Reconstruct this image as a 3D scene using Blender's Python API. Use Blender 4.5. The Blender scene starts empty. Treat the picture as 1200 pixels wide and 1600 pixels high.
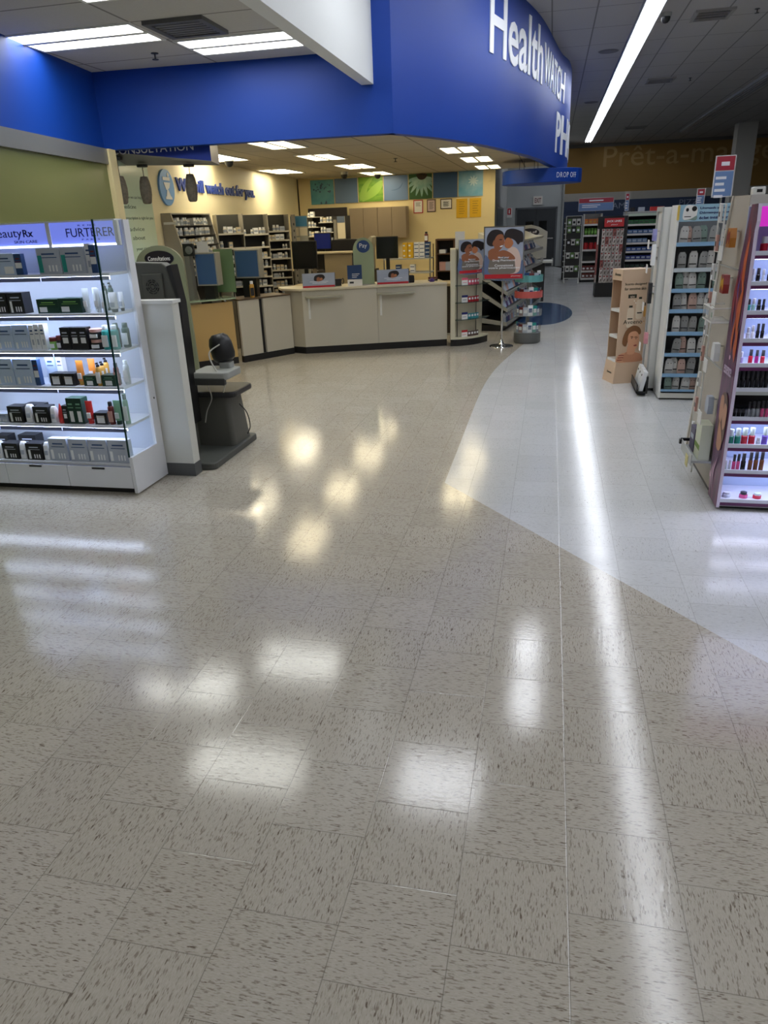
import bpy, bmesh, math, random
from mathutils import Vector, Matrix
from mathutils.geometry import tessellate_polygon
random.seed(7)
PI = math.pi
SC = bpy.context.scene
COL = SC.collection
LOC = {}

# ------------------------------------------------------------------ helpers
def lin(c):
    o = []
    for v in c[:3]:
        v = v / 255.0
        o.append(v / 12.92 if v <= 0.04045 else ((v + 0.055) / 1.055) ** 2.4)
    return (o[0], o[1], o[2], 1.0)

MATS = {}
def M(name, col=(200, 200, 200), rough=0.5, metal=0.0, emit=0.0, ecol=None, alpha=1.0, trans=0.0, spec=0.5):
    if name in MATS:
        return MATS[name]
    m = bpy.data.materials.new(name)
    m.use_nodes = True
    b = m.node_tree.nodes['Principled BSDF']
    b.inputs['Base Color'].default_value = lin(col)
    b.inputs['Roughness'].default_value = rough
    b.inputs['Metallic'].default_value = metal
    b.inputs['Alpha'].default_value = alpha
    b.inputs['Transmission Weight'].default_value = trans
    b.inputs['Specular IOR Level'].default_value = spec
    if emit > 0:
        b.inputs['Emission Color'].default_value = lin(ecol or col)
        b.inputs['Emission Strength'].default_value = emit
    MATS[name] = m
    return m

def noise_mat(name, c1, c2, scale=8.0, rough=0.5, detail=4.0, lo=0.35, hi=0.65, stretch=(1, 1, 1), bump=0.0, metal=0.0):
    if name in MATS:
        return MATS[name]
    m = M(name, c1, rough, metal)
    nt = m.node_tree
    b = nt.nodes['Principled BSDF']
    tc = nt.nodes.new('ShaderNodeTexCoord')
    mp = nt.nodes.new('ShaderNodeMapping')
    mp.inputs['Scale'].default_value = stretch
    nz = nt.nodes.new('ShaderNodeTexNoise')
    nz.inputs['Scale'].default_value = scale
    nz.inputs['Detail'].default_value = detail
    rp = nt.nodes.new('ShaderNodeValToRGB')
    rp.color_ramp.elements[0].position = lo
    rp.color_ramp.elements[0].color = lin(c1)
    rp.color_ramp.elements[1].position = hi
    rp.color_ramp.elements[1].color = lin(c2)
    L = nt.links
    L.new(tc.outputs['Object'], mp.inputs['Vector'])
    L.new(mp.outputs['Vector'], nz.inputs['Vector'])
    L.new(nz.outputs['Fac'], rp.inputs['Fac'])
    L.new(rp.outputs['Color'], b.inputs['Base Color'])
    if bump > 0:
        bp = nt.nodes.new('ShaderNodeBump')
        bp.inputs['Strength'].default_value = bump
        L.new(nz.outputs['Fac'], bp.inputs['Height'])
        L.new(bp.outputs['Normal'], b.inputs['Normal'])
    return m

class MB:
    """collects shapes and links them as one mesh object"""
    def __init__(s):
        s.v = []; s.f = []; s.m = []
    def add(s, vs, fs, m=0, X=None):
        k = len(s.v)
        for p in vs:
            p = Vector(p)
            s.v.append(tuple(X @ p) if X is not None else tuple(p))
        for f in fs:
            s.f.append(tuple(i + k for i in f)); s.m.append(m)
        return s
    def bx(s, x0, x1, y0, y1, z0, z1, m=0, X=None):
        vs = [(x0,y0,z0),(x1,y0,z0),(x1,y1,z0),(x0,y1,z0),(x0,y0,z1),(x1,y0,z1),(x1,y1,z1),(x0,y1,z1)]
        return s.add(vs, [(0,3,2,1),(4,5,6,7),(0,1,5,4),(1,2,6,5),(2,3,7,6),(3,0,4,7)], m, X)
    def rbx(s, x0, x1, y0, y1, z0, z1, r, m=0, X=None, n=4, axis='z'):
        """box with rounded corners in the plane across the axis"""
        if axis == 'z': a0,a1,b0,b1 = x0,x1,y0,y1
        elif axis == 'x': a0,a1,b0,b1 = y0,y1,z0,z1
        else: a0,a1,b0,b1 = x0,x1,z0,z1
        P = rrect(a0, a1, b0, b1, r, n)
        lo, hi = {'z':(z0,z1),'x':(x0,x1),'y':(y0,y1)}[axis]
        return s.prism(P, lo, hi, axis, m, X)
    def prism(s, P, a, b, axis='z', m=0, X=None):
        n = len(P)
        def q(u, v, w):
            return (u, v, w) if axis == 'z' else ((w, u, v) if axis == 'x' else (u, w, v))
        vs = [q(u, v, a) for u, v in P] + [q(u, v, b) for u, v in P]
        fs = [tuple(range(n))[::-1], tuple(range(n, 2*n))] + [(i, (i+1) % n, n+(i+1) % n, n+i) for i in range(n)]
        return s.add(vs, fs, m, X)
    def taper(s, P, z0, Q, z1, m=0, X=None):
        n = len(P)
        vs = [(u, v, z0) for u, v in P] + [(u, v, z1) for u, v in Q]
        fs = [tuple(range(n))[::-1], tuple(range(n, 2*n))] + [(i, (i+1) % n, n+(i+1) % n, n+i) for i in range(n)]
        return s.add(vs, fs, m, X)
    def lathe(s, prof, cx=0, cy=0, n=16, m=0, X=None, sx=1, sy=1):
        vs = []; fs = []
        for r, z in prof:
            for i in range(n):
                a = 2*PI*i/n
                vs.append((cx + r*sx*math.cos(a), cy + r*sy*math.sin(a), z))
        for j in range(len(prof)-1):
            for i in range(n):
                fs.append((j*n+i, j*n+(i+1) % n, (j+1)*n+(i+1) % n, (j+1)*n+i))
        fs.append(tuple(range(n))[::-1]); k = (len(prof)-1)*n
        fs.append(tuple(range(k, k+n)))
        return s.add(vs, fs, m, X)
    def tube(s, pts, r, n=8, m=0, X=None):
        pts = [Vector(p) for p in pts]
        vs = []; fs = []
        up = None
        for i, p in enumerate(pts):
            t = (pts[min(i+1, len(pts)-1)] - pts[max(i-1, 0)]).normalized()
            if up is None:
                up = Vector((0,0,1)) if abs(t.z) < .9 else Vector((1,0,0))
            a = t.cross(up)
            if a.length < 1e-5:
                a = t.cross(Vector((0,1,0)))
            a.normalize(); b = t.cross(a).normalized(); up = -b if b.dot(up) < 0 else b
            a = up.cross(t).normalized(); b = up
            for k in range(n):
                an = 2*PI*k/n
                vs.append(tuple(p + a*math.cos(an)*r + b*math.sin(an)*r))
        for j in range(len(pts)-1):
            for k in range(n):
                fs.append((j*n+k, j*n+(k+1) % n, (j+1)*n+(k+1) % n, (j+1)*n+k))
        fs.append(tuple(range(n))[::-1]); k = (len(pts)-1)*n; fs.append(tuple(range(k, k+n)))
        return s.add(vs, fs, m, X)
    def mesh(s, name, mats, smooth=False, off=None):
        me = bpy.data.meshes.new(name)
        vs = [(x-off[0], y-off[1], z-off[2]) for x, y, z in s.v] if off is not None else s.v
        me.from_pydata(vs, [], s.f)
        for m in (mats if isinstance(mats, (list, tuple)) else [mats]):
            me.materials.append(m)
        me.polygons.foreach_set('material_index', s.m)
        bm = bmesh.new(); bm.from_mesh(me)
        bmesh.ops.recalc_face_normals(bm, faces=bm.faces)
        bm.to_mesh(me); bm.free()
        if smooth:
            me.polygons.foreach_set('use_smooth', [True]*len(me.polygons))
            try:
                me.set_sharp_from_angle(angle=math.radians(40))
            except Exception:
                pass
        return me
    def build(s, name, mats, parent=None, world=True, loc=None, rz=0, smooth=False, bev=0):
        """world=True: the shape was drawn in world coordinates"""
        off = None
        if world:
            off = LOC.get(parent.name, (0,0,0)) if parent else (loc or (0,0,0))
        me = s.mesh(name, mats, smooth, off)
        o = bpy.data.objects.new(name, me); COL.objects.link(o)
        if parent:
            o.parent = parent; LOC[o.name] = LOC.get(parent.name, (0,0,0))
        elif loc:
            o.location = loc; o.rotation_euler.z = rz; LOC[o.name] = loc
        if bev:
            md = o.modifiers.new('edge', 'BEVEL'); md.width = bev; md.segments = 2; md.limit_method = 'ANGLE'
        return o

def rrect(a0, a1, b0, b1, r, n=4):
    P = []
    for cx, cy, s in ((a1-r, b0+r, -PI/2), (a1-r, b1-r, 0), (a0+r, b1-r, PI/2), (a0+r, b0+r, PI)):
        for i in range(n+1):
            a = s + PI/2*i/n
            P.append((cx + r*math.cos(a), cy + r*math.sin(a)))
    return P

def ellipse(cx, cy, rx, ry, n=24, a0=0, a1=2*PI):
    if abs(a1-a0-2*PI) < 1e-6:
        return [(cx+rx*math.cos(a0+2*PI*i/n), cy+ry*math.sin(a0+2*PI*i/n)) for i in range(n)]
    return [(cx+rx*math.cos(a0+(a1-a0)*i/n), cy+ry*math.sin(a0+(a1-a0)*i/n)) for i in range(n+1)]

def spline(K, n=8, closed=False):
    K = [Vector((*p, 0)) if len(p) == 2 else Vector(p) for p in K]
    out = []
    N = len(K)
    if closed:
        idx = range(N); g = lambda i: K[i % N]
    else:
        ext = [2*K[0]-K[1]] + K + [2*K[-1]-K[-2]]
        idx = range(N-1); g = lambda i: ext[i+1]
    for i in idx:
        a, b, c, d = g(i-1), g(i), g(i+1), g(i+2)
        for k in range(n):
            t = k/n
            out.append(.5*((2*b)+(c-a)*t+(2*a-5*b+4*c-d)*t*t+(3*b-a-3*c+d)*t**3))
    if not closed:
        out.append(K[-1].copy())
    return out
def blob(K, n=5):
    return [(p.x, p.y) for p in spline(K, n, True)]

def props(o, label=None, cat=None, group=None, kind=None):
    if label: o['label'] = label
    if cat: o['category'] = cat
    if group: o['group'] = group
    if kind: o['kind'] = kind
    return o
def thing(name, label, cat, loc=(0,0,0), rz=0, group=None):
    o = bpy.data.objects.new(name, None); COL.objects.link(o)
    o.location = loc; o.rotation_euler.z = rz; LOC[o.name] = tuple(loc) if rz == 0 else (0,0,0)
    o.empty_display_size = .1
    return props(o, label, cat, group)
def struct(o):
    o['kind'] = 'structure'; return o

def glyphs(s, bold=0.0, res=3, depth=1.0, space=1.0):
    """flat text as verts / faces in a unit box; z 0..1 is the thickness"""
    c = bpy.data.curves.new('lettering', 'FONT'); c.body = s; c.offset = bold; c.resolution_u = res
    c.extrude = 0.5; c.space_character = space
    o = bpy.data.objects.new('lettering', c); COL.objects.link(o)
    dg = bpy.context.evaluated_depsgraph_get()
    me = bpy.data.meshes.new_from_object(o.evaluated_get(dg))
    vs = [v.co.copy() for v in me.vertices]; fs = [tuple(p.vertices) for p in me.polygons]
    bpy.data.objects.remove(o); bpy.data.curves.remove(c); bpy.data.meshes.remove(me)
    x0 = min(v.x for v in vs); x1 = max(v.x for v in vs); y0 = min(v.y for v in vs); y1 = max(v.y for v in vs)
    return [((v.x-x0)/(x1-x0), (v.y-y0)/(y1-y0), v.z+.5) for v in vs], fs, (x1-x0)/(y1-y0)
def lettering(name, s, parent, org, ux, W, H, mat, uz=(0,0,1), bold=0.0, depth=.002, off=.0006, res=3, mapf=None, center=False, world=True, space=1.0):
    vs, fs, asp = glyphs(s, bold, res, space=space)
    if W is None: W = H*asp
    ux = Vector(ux).normalized(); uz = Vector(uz).normalized(); n = ux.cross(uz); o = Vector(org)
    if center: o = o - ux*W/2
    mb = MB()
    if mapf:
        mb.add([mapf(x*W, y*H, off+z*depth) for x, y, z in vs], fs)
    else:
        mb.add([o + ux*(x*W) + uz*(y*H) + n*(off+z*depth) for x, y, z in vs], fs)
    return mb.build(name, mat, parent, world=world)
def art(name, parent, org, ux, W, H, shapes, mats, uz=(0,0,1), off=.0008, step=.0005, world=True):
    """a printed picture: flat layers of ink; shapes = [(points in 0..1, material index)]"""
    ux = Vector(ux).normalized(); uz = Vector(uz).normalized(); n = ux.cross(uz); o = Vector(org)
    mb = MB()
    for k, (P, m) in enumerate(shapes):
        tri = tessellate_polygon([[Vector((u, v, 0)) for u, v in P]])
        mb.add([o + ux*(u*W) + uz*(v*H) + n*(off + step*k) for u, v in P], [tuple(t) for t in tri], m)
    me = bpy.data.meshes.new(name)
    lo = LOC.get(parent.name, (0,0,0)) if (parent and world) else (0,0,0)
    me.from_pydata([(x-lo[0], y-lo[1], z-lo[2]) for x, y, z in mb.v], [], mb.f)
    for m in mats: me.materials.append(m)
    me.polygons.foreach_set('material_index', mb.m)
    ob = bpy.data.objects.new(name, me); COL.objects.link(ob)
    if parent: ob.parent = parent; LOC[ob.name] = LOC.get(parent.name, (0,0,0))
    return ob
RECT = [(0,0),(1,0),(1,1),(0,1)]
def R(x0, x1, y0, y1): return [(x0,y0),(x1,y0),(x1,y1),(x0,y1)]

ORD = ['first','second','third','fourth','fifth','sixth','seventh','eighth','ninth','tenth','eleventh','twelfth','thirteenth',
       'fourteenth','fifteenth','sixteenth','seventeenth','eighteenth','nineteenth','twentieth']

class Proto:
    """one of a kind: parts share their mesh data between copies"""
    def __init__(s, name, parts):     # parts = [(part name, mesh)] ; a single entry is a one-mesh thing
        s.name = name; s.parts = parts
    def put(s, label, cat, loc, rz=0, group=None, scale=(1,1,1), tilt=(0,0)):
        if len(s.parts) == 1:
            r = bpy.data.objects.new(s.name, s.parts[0][1])
        else:
            r = bpy.data.objects.new(s.name, None); r.empty_display_size = .05
        COL.objects.link(r); r.location = loc; r.rotation_euler = (tilt[0], tilt[1], rz); r.scale = scale
        if len(s.parts) > 1:
            for pn, me in s.parts:
                c = bpy.data.objects.new(pn, me); COL.objects.link(c); c.parent = r
        return props(r, label, cat, group)

# ------------------------------------------------------------------ camera (measured from the floor tiles)
H_EYE = 1.76523
def camera():
    pitch, yaw, roll, f = .383816, .228095, .0386497, 1117.95
    cy, sy, cp, sp = math.cos(yaw), math.sin(yaw), math.cos(pitch), math.sin(pitch)
    w = Vector((-sy*cp, cy*cp, -sp)); r = Vector((cy, sy, 0)); d = w.cross(r)
    c, s = math.cos(roll), math.sin(roll)
    r2 = c*r + s*d; d2 = -s*r + c*d
    cam = bpy.data.cameras.new('camera'); o = bpy.data.objects.new('camera', cam); COL.objects.link(o)
    cam.sensor_fit = 'VERTICAL'; cam.sensor_height = 32.0; cam.lens = f/1600*32.0
    cam.clip_start = .05; cam.clip_end = 200
    m = Matrix((( r2.x, -d2.x, -w.x, 0), (r2.y, -d2.y, -w.y, 0), (r2.z, -d2.z, -w.z, H_EYE), (0,0,0,1)))
    o.matrix_world = m
    SC.camera = o
camera()

# ------------------------------------------------------------------ materials
white = M('white_laminate', (226, 226, 222), .35)
offwhite = M('off_white_paint', (214, 212, 204), .6)
cream = M('cream_paint', (234, 216, 166), .6)
blue = M('fascia_blue_paint', (8, 58, 150), .5, spec=.35)
navy = M('sign_navy', (20, 44, 130), .35)
black = M('black_plastic', (18, 18, 20), .4)
dark = M('dark_grey_plastic', (52, 54, 56), .5)
midgrey = M('mid_grey_plastic', (112, 114, 110), .5)
ltgrey = M('light_grey_metal', (176, 178, 176), .4)
steel = M('brushed_steel', (200, 200, 200), .25, 1.0)
chrome = M('chrome', (220, 220, 220), .08, 1.0)
vinyl = M('black_vinyl_base', (22, 22, 24), .35)
paper = M('white_paper', (232, 230, 226), .7)
ink = M('black_ink', (24, 24, 28), .6)
inkblue = M('dark_blue_ink', (34, 40, 104), .5)
letterwhite = M('white_sign_letters', (236, 238, 242), .45)
red = M('red_print', (186, 28, 40), .45)
pinkred = M('pink_print', (224, 96, 120), .5)
# ------------------------------------------------------------------ floor
def floor_mat(name, base, base2, fleckd, fleckl, amount, rough=.095, seam=.5):
    m = bpy.data.materials.new(name); m.use_nodes = True
    nt = m.node_tree; L = nt.links; N = nt.nodes
    b = N['Principled BSDF']
    def math_(op, a, bb=None, c=None):
        n = N.new('ShaderNodeMath'); n.operation = op
        for i, v in enumerate((a, bb, c)):
            if v is None: continue
            if isinstance(v, (int, float)): n.inputs[i].default_value = v
            else: L.new(v, n.inputs[i])
        return n.outputs[0]
    geo = N.new('ShaderNodeNewGeometry'); sep = N.new('ShaderNodeSeparateXYZ'); L.new(geo.outputs['Position'], sep.inputs[0])
    T = .3048
    u = math_('DIVIDE', math_('SUBTRACT', sep.outputs['X'], .4378), T)
    col = math_('FLOOR', u)
    par = math_('FLOORED_MODULO', col, 2.0)
    v = math_('DIVIDE', math_('SUBTRACT', math_('SUBTRACT', sep.outputs['Y'], 1.311), math_('MULTIPLY', par, -.1524)), T)
    row = math_('FLOOR', v)
    fu = math_('FRACT', u); fv = math_('FRACT', v)
    odd = math_('FLOORED_MODULO', math_('ADD', col, row), 2.0)
    # per tile random
    cx = N.new('ShaderNodeCombineXYZ'); L.new(col, cx.inputs[0]); L.new(row, cx.inputs[1])
    wn = N.new('ShaderNodeTexWhiteNoise'); wn.noise_dimensions = '3D'; L.new(cx.outputs[0], wn.inputs['Vector'])
    # fleck direction turns from tile to tile
    sx = N.new('ShaderNodeCombineXYZ')
    L.new(math_('MULTIPLY', sep.outputs['X'], 4.8), sx.inputs[0]); L.new(sep.outputs['Y'], sx.inputs[1])
    sy = N.new('ShaderNodeCombineXYZ')
    L.new(sep.outputs['X'], sy.inputs[0]); L.new(math_('MULTIPLY', sep.outputs['Y'], 4.8), sy.inputs[1])
    mix = N.new('ShaderNodeMix'); mix.data_type = 'VECTOR'
    L.new(odd, mix.inputs[0]); L.new(sx.outputs[0], mix.inputs[4]); L.new(sy.outputs[0], mix.inputs[5])
    vec = mix.outputs[1]
    def noise(scale, det, lo, hi, off):
        mp = N.new('ShaderNodeMapping'); mp.inputs['Location'].default_value = (off, off*.7, off*1.3)
        L.new(vec, mp.inputs['Vector'])
        nz = N.new('ShaderNodeTexNoise'); nz.inputs['Scale'].default_value = scale; nz.inputs['Detail'].default_value = det
        L.new(mp.outputs[0], nz.inputs['Vector'])
        mr = N.new('ShaderNodeMapRange'); mr.inputs[1].default_value = lo; mr.inputs[2].default_value = hi
        L.new(nz.outputs['Fac'], mr.inputs[0])
        return mr.outputs[0]
    def mixc(f, a, c):
        n = N.new('ShaderNodeMix'); n.data_type = 'RGBA'
        if isinstance(f, (int, float)): n.inputs[0].default_value = f
        else: L.new(f, n.inputs[0])
        for i, x in ((6, a), (7, c)):
            if isinstance(x, tuple): n.inputs[i].default_value = x
            else: L.new(x, n.inputs[i])
        return n.outputs[2]
    c0 = mixc(wn.outputs['Value'], lin(base), lin(base2))
    mott = noise(60, 3, .32, .68, 0)
    c1 = mixc(math_('MULTIPLY', mott, .6), c0, lin(fleckl))
    f1 = noise(44, 2.5, .56, .66, 7)
    c2 = mixc(math_('MULTIPLY', f1, .62*amount), c1, lin(fleckd))
    f2 = noise(32, 2, .655, .715, 19)
    c3 = mixc(math_('MULTIPLY', f2, .8*amount), c2, lin((92, 75, 62)))
    # joints
    def edge(f):
        return math_('MINIMUM', f, math_('SUBTRACT', 1.0, f))
    e = math_('MINIMUM', edge(fu), edge(fv))
    j = N.new('ShaderNodeMapRange'); j.inputs[1].default_value = .002; j.inputs[2].default_value = .0065; L.new(e, j.inputs[0])
    jj = math_('SUBTRACT', 1.0, j.outputs[0])
    c4 = mixc(math_('MULTIPLY', jj, seam), c3, lin((84, 78, 70)))
    L.new(c4, b.inputs['Base Color'])
    # wax: smooth with slight waves
    w1 = N.new('ShaderNodeTexNoise'); w1.inputs['Scale'].default_value = 15; w1.inputs['Detail'].default_value = 5
    L.new(vec, w1.inputs['Vector'])
    w2 = N.new('ShaderNodeTexNoise'); w2.inputs['Scale'].default_value = 3.2; w2.inputs['Detail'].default_value = 2
    L.new(geo.outputs['Position'], w2.inputs['Vector'])
    w3 = N.new('ShaderNodeTexNoise'); w3.inputs['Scale'].default_value = 210; w3.inputs['Detail'].default_value = 1
    L.new(geo.outputs['Position'], w3.inputs['Vector'])
    h = math_('ADD', math_('ADD', math_('MULTIPLY', w1.outputs['Fac'], .5), math_('MULTIPLY', w3.outputs['Fac'], .22)), math_('MULTIPLY', j.outputs[0], .4))
    bp = N.new('ShaderNodeBump'); bp.inputs['Strength'].default_value = .12; bp.inputs['Distance'].default_value = .0035
    L.new(h, bp.inputs['Height']); L.new(bp.outputs[0], b.inputs['Normal'])
    rr = N.new('ShaderNodeMapRange'); rr.inputs[3].default_value = rough*.8; rr.inputs[4].default_value = rough*1.5
    L.new(w2.outputs['Fac'], rr.inputs[0]); L.new(rr.outputs[0], b.inputs['Roughness'])
    b.inputs['Specular IOR Level'].default_value = .5
    MATS[name] = m
    return m
vct = floor_mat('beige_vinyl_tile', (178, 170, 155), (187, 179, 165), (114, 99, 84), (203, 196, 184), 1.0)
vctw = floor_mat('pale_vinyl_tile', (199, 200, 199), (210, 211, 211), (164, 166, 166), (220, 221, 222), .55, rough=.13, seam=.35)
vctb = floor_mat('blue_vinyl_tile', (36, 72, 118), (40, 78, 126), (28, 58, 98), (52, 90, 138), .3, seam=.2)

bound = [(7.98, -6.0), (.97, 2.81), (-.670, 4.87)]
bound += [(p.x, p.y) for p in spline([(-.672, 5.6), (-.676, 7.75), (-.62, 9.0), (-.486, 10.1), (-.254, 11.6), (-.1, 13.0), (-.3, 15), (-.9, 16.9)], 8)]
bound += [(-1.35, 17.6), (-1.35, 34.5)]
def poly_floor(name, P, z, mat, th=.06):
    mb = MB(); tri = tessellate_polygon([[Vector((x, y, 0)) for x, y in P]]); n = len(P)
    mb.add([(x, y, z) for x, y in P] + [(x, y, z-th) for x, y in P],
           [tuple(t) for t in tri] + [tuple(i+n for i in t) for t in tri] + [(i, (i+1) % n, n+(i+1) % n, n+i) for i in range(n)])
    return struct(mb.build(name, mat))
poly_floor('floor', bound + [(-9, 34.5), (-9, -6)], 0, vct)
poly_floor('floor.001', bound[::-1] + [(10.5, -6), (10.5, 34.5)][::-1], 0, vctw)
poly_floor('floor.002', ellipse(-.12, 15.0, .60, 1.82, 40), .0015, vctb, .003)

# ------------------------------------------------------------------ ceilings: lay-in tiles on a white grid
def ceiling_mat(name, tile, grid, tx, ty, x0, y0, w=.022):
    m = bpy.data.materials.new(name); m.use_nodes = True
    nt = m.node_tree; L = nt.links; N = nt.nodes; b = N['Principled BSDF']; b.inputs['Roughness'].default_value = .8
    geo = N.new('ShaderNodeNewGeometry'); sep = N.new('ShaderNodeSeparateXYZ'); L.new(geo.outputs['Position'], sep.inputs[0])
    def mt(op, a, c):
        n = N.new('ShaderNodeMath'); n.operation = op
        for i, v in enumerate((a, c)):
            if isinstance(v, (int, float)): n.inputs[i].default_value = v
            else: L.new(v, n.inputs[i])
        return n.outputs[0]
    def near(s, o, t):
        f = mt('FRACT', mt('DIVIDE', mt('SUBTRACT', s, o), t), 0)
        e = mt('MULTIPLY', mt('MINIMUM', f, mt('SUBTRACT', 1.0, f)), t)
        return mt('LESS_THAN', e, w/2)
    g = mt('MAXIMUM', near(sep.outputs['X'], x0, tx), near(sep.outputs['Y'], y0, ty))
    nz = N.new('ShaderNodeTexNoise'); nz.inputs['Scale'].default_value = 60; nz.inputs['Detail'].default_value = 4
    L.new(geo.outputs['Position'], nz.inputs['Vector'])
    r = N.new('ShaderNodeMix'); r.data_type = 'RGBA'; L.new(nz.outputs['Fac'], r.inputs[0])
    r.inputs[6].default_value = lin(tile); r.inputs[7].default_value = lin(tuple(min(255, c+14) for c in tile))
    x = N.new('ShaderNodeMix'); x.data_type = 'RGBA'; L.new(g, x.inputs[0]); L.new(r.outputs[2], x.inputs[6]); x.inputs[7].default_value = lin(grid)
    L.new(x.outputs[2], b.inputs['Base Color'])
    MATS[name] = m
    return m
ceil_main = ceiling_mat('main_ceiling_tile', (176, 174, 170), (128, 126, 122), .6096, 1.2192, 1.70, 12.05)
ceil_front = ceiling_mat('front_ceiling_tile', (186, 184, 178), (130, 128, 122), 1.2192, .6096, -3.385, 6.22)
ceil_pharm = ceiling_mat('dispensary_ceiling_tile', (176, 168, 150), (120, 114, 100), .6096, 1.2192, -3.64, 9.16)

ZM, ZF, ZP, ZB = 4.40, 3.33, 2.74, 2.60
CUR = [(-1.6,7.96),(-1.161,8.835),(-.823,9.852),(-.566,10.891),(-.255,12.42),(.02,14.8),(.2,15.84),(.27,17.5),(.2,19.5),(0,21.5)]
CD = [(p.x, p.y) for p in spline(CUR, 40)]
CS = [0.0]
for i in range(1, len(CD)):
    CS.append(CS[-1] + math.hypot(CD[i][0]-CD[i-1][0], CD[i][1]-CD[i-1][1]))
def on_curve(s, off=0):
    import bisect
    i = max(1, min(len(CS)-1, bisect.bisect(CS, s)))
    t = (s-CS[i-1])/(CS[i]-CS[i-1]); a, c = CD[i-1], CD[i]
    dx, dy = (c[0]-a[0])/(CS[i]-CS[i-1]), (c[1]-a[1])/(CS[i]-CS[i-1])
    return (a[0]+t*(c[0]-a[0]) + dy*off, a[1]+t*(c[1]-a[1]) - dx*off)

# main ceiling, front (lower) ceiling, dispensary ceiling
struct(MB().bx(-1.83, 10.5, -6, 34.5, ZM, ZM+.1).bx(-9, -1.83, 8.0, 34.5, ZM, ZM+.1).build('ceiling', ceil_main))
struct(MB().bx(-9, -1.85, -6, 7.9, ZF, ZF+.1).build('ceiling.001', ceil_front))
P = [(-4.9, 7.9), (-1.62, 8.02)] + [on_curve(s, -.1) for s in [i*.5 for i in range(1, 19)]] + [(-1.2, 17.1), (-5.75, 17.0), (-5.75, 11.0), (-5.0, 7.9)]
mbp = MB(); tri = tessellate_polygon([[Vector((x, y, 0)) for x, y in P]])
mbp.add([(x, y, ZP) for x, y in P], [tuple(t) for t in tri])
struct(mbp.build('ceiling.002', ceil_pharm))

# blue fascia: three faces
PA = (-4.76, 7.81); PC = (-1.6, 7.96)
def slab(a, b, z0, z1, th, side=1):
    d = Vector((b[0]-a[0], b[1]-a[1], 0)); n = Vector((-d.y, d.x, 0)).normalized()*th*side
    return [(a[0], a[1]), (b[0], b[1]), (b[0]+n.x, b[1]+n.y), (a[0]+n.x, a[1]+n.y)]
struct(MB().prism(slab((-4.11, 3.2), PA, 0, 0, .15), ZB, ZF).build('wall_fascia_left', blue))
struct(MB().prism(slab(PA, PC, 0, 0, .15), ZB, ZM).build('wall_fascia_back', blue))
Q = [on_curve(s) for s in [i*CS[-1]/90 for i in range(91)]] + [on_curve(s, -.12) for s in [i*CS[-1]/90 for i in range(90, -1, -1)]]
mbf = MB(); n = 91
for z in (ZB, ZM):
    mbf.v += [(x, y, z) for x, y in Q]
T = 2*n
for i in range(n-1):
    j = T-1-i
    for fa in ((i, i+1, T+i+1, T+i), (j, j-1, T+j-1, T+j), (i, i+1, j-1, j)):
        mbf.f.append(fa); mbf.m.append(0)
mbf.f += [(0, T-1, 2*T-1, T), (n-1, n, T+n, T+n-1)]; mbf.m += [0, 0]
struct(mbf.build('wall_fascia_curved', blue, smooth=True))

# white bulkhead beam between the two ceilings
struct(MB().bx(-1.905, -1.785, -6, 7.955, 3.04, ZM).build('beam', M('bulkhead_white', (222, 224, 222), .6)))

# dispensary walls
W0 = (-5.6, 16.85); W1 = (-1.32, 17.05)
def wall(name, a, b, z0, z1, th, mat, side=1):
    return struct(MB().prism(slab(a, b, z0, z1, th, side), z0, z1).build(name, mat))
wall('wall_back', W0, (-1.22, 17.055), 0, ZP+.02, .14, cream)
wall('wall_left', (-4.91, 7.86), (-5.62, 16.82), 0, ZP+.02, .14, M('pale_cream_paint', (240, 228, 192), .6))
# room shell
sh = M('store_wall_grey', (150, 148, 142), .7)
wall('wall_right', (10.4, -6), (10.4, 34.4), 0, ZM, .1, sh, -1)
wall('wall_rear', (-9, -5.9), (10.4, -5.9), 0, ZM, .1, sh, -1)
wall('wall_left.001', (-8.9, -6), (-8.9, 34), 0, ZM, .1, sh)
# passage wall beside the dispensary
pw = M('passage_wall_grey', (150, 152, 150), .6)
wall('wall_passage', (-1.22, 17.06), (-1.66, 29.6), 0, ZM, .12, pw)
# far wall: tan upper band, pale band, dark blue band
struct(MB().bx(.42, 10.4, 33.3, 33.42, 2.60, ZM-.12).build('wall_far', M('tan_band', (160, 122, 58), .7)))
struct(MB().bx(.42, 10.4, 33.3, 33.42, 2.30, 2.60).build('trim_1', M('pale_band', (186, 182, 172), .7)))
struct(MB().bx(.42, 10.4, 33.3, 33.42, 0, 2.30).build('wall_far.001', M('slate_blue_band', (56, 70, 98), .7)))
struct(MB().bx(.42, 10.4, 33.22, 33.42, ZM-.12, ZM).build('trim_2', M('ceiling_trim_dark', (120, 116, 108), .7)))
struct(MB().bx(.36, .42, 29.4, 33.42, 0, ZM).build('wall_return', pw))
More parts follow.
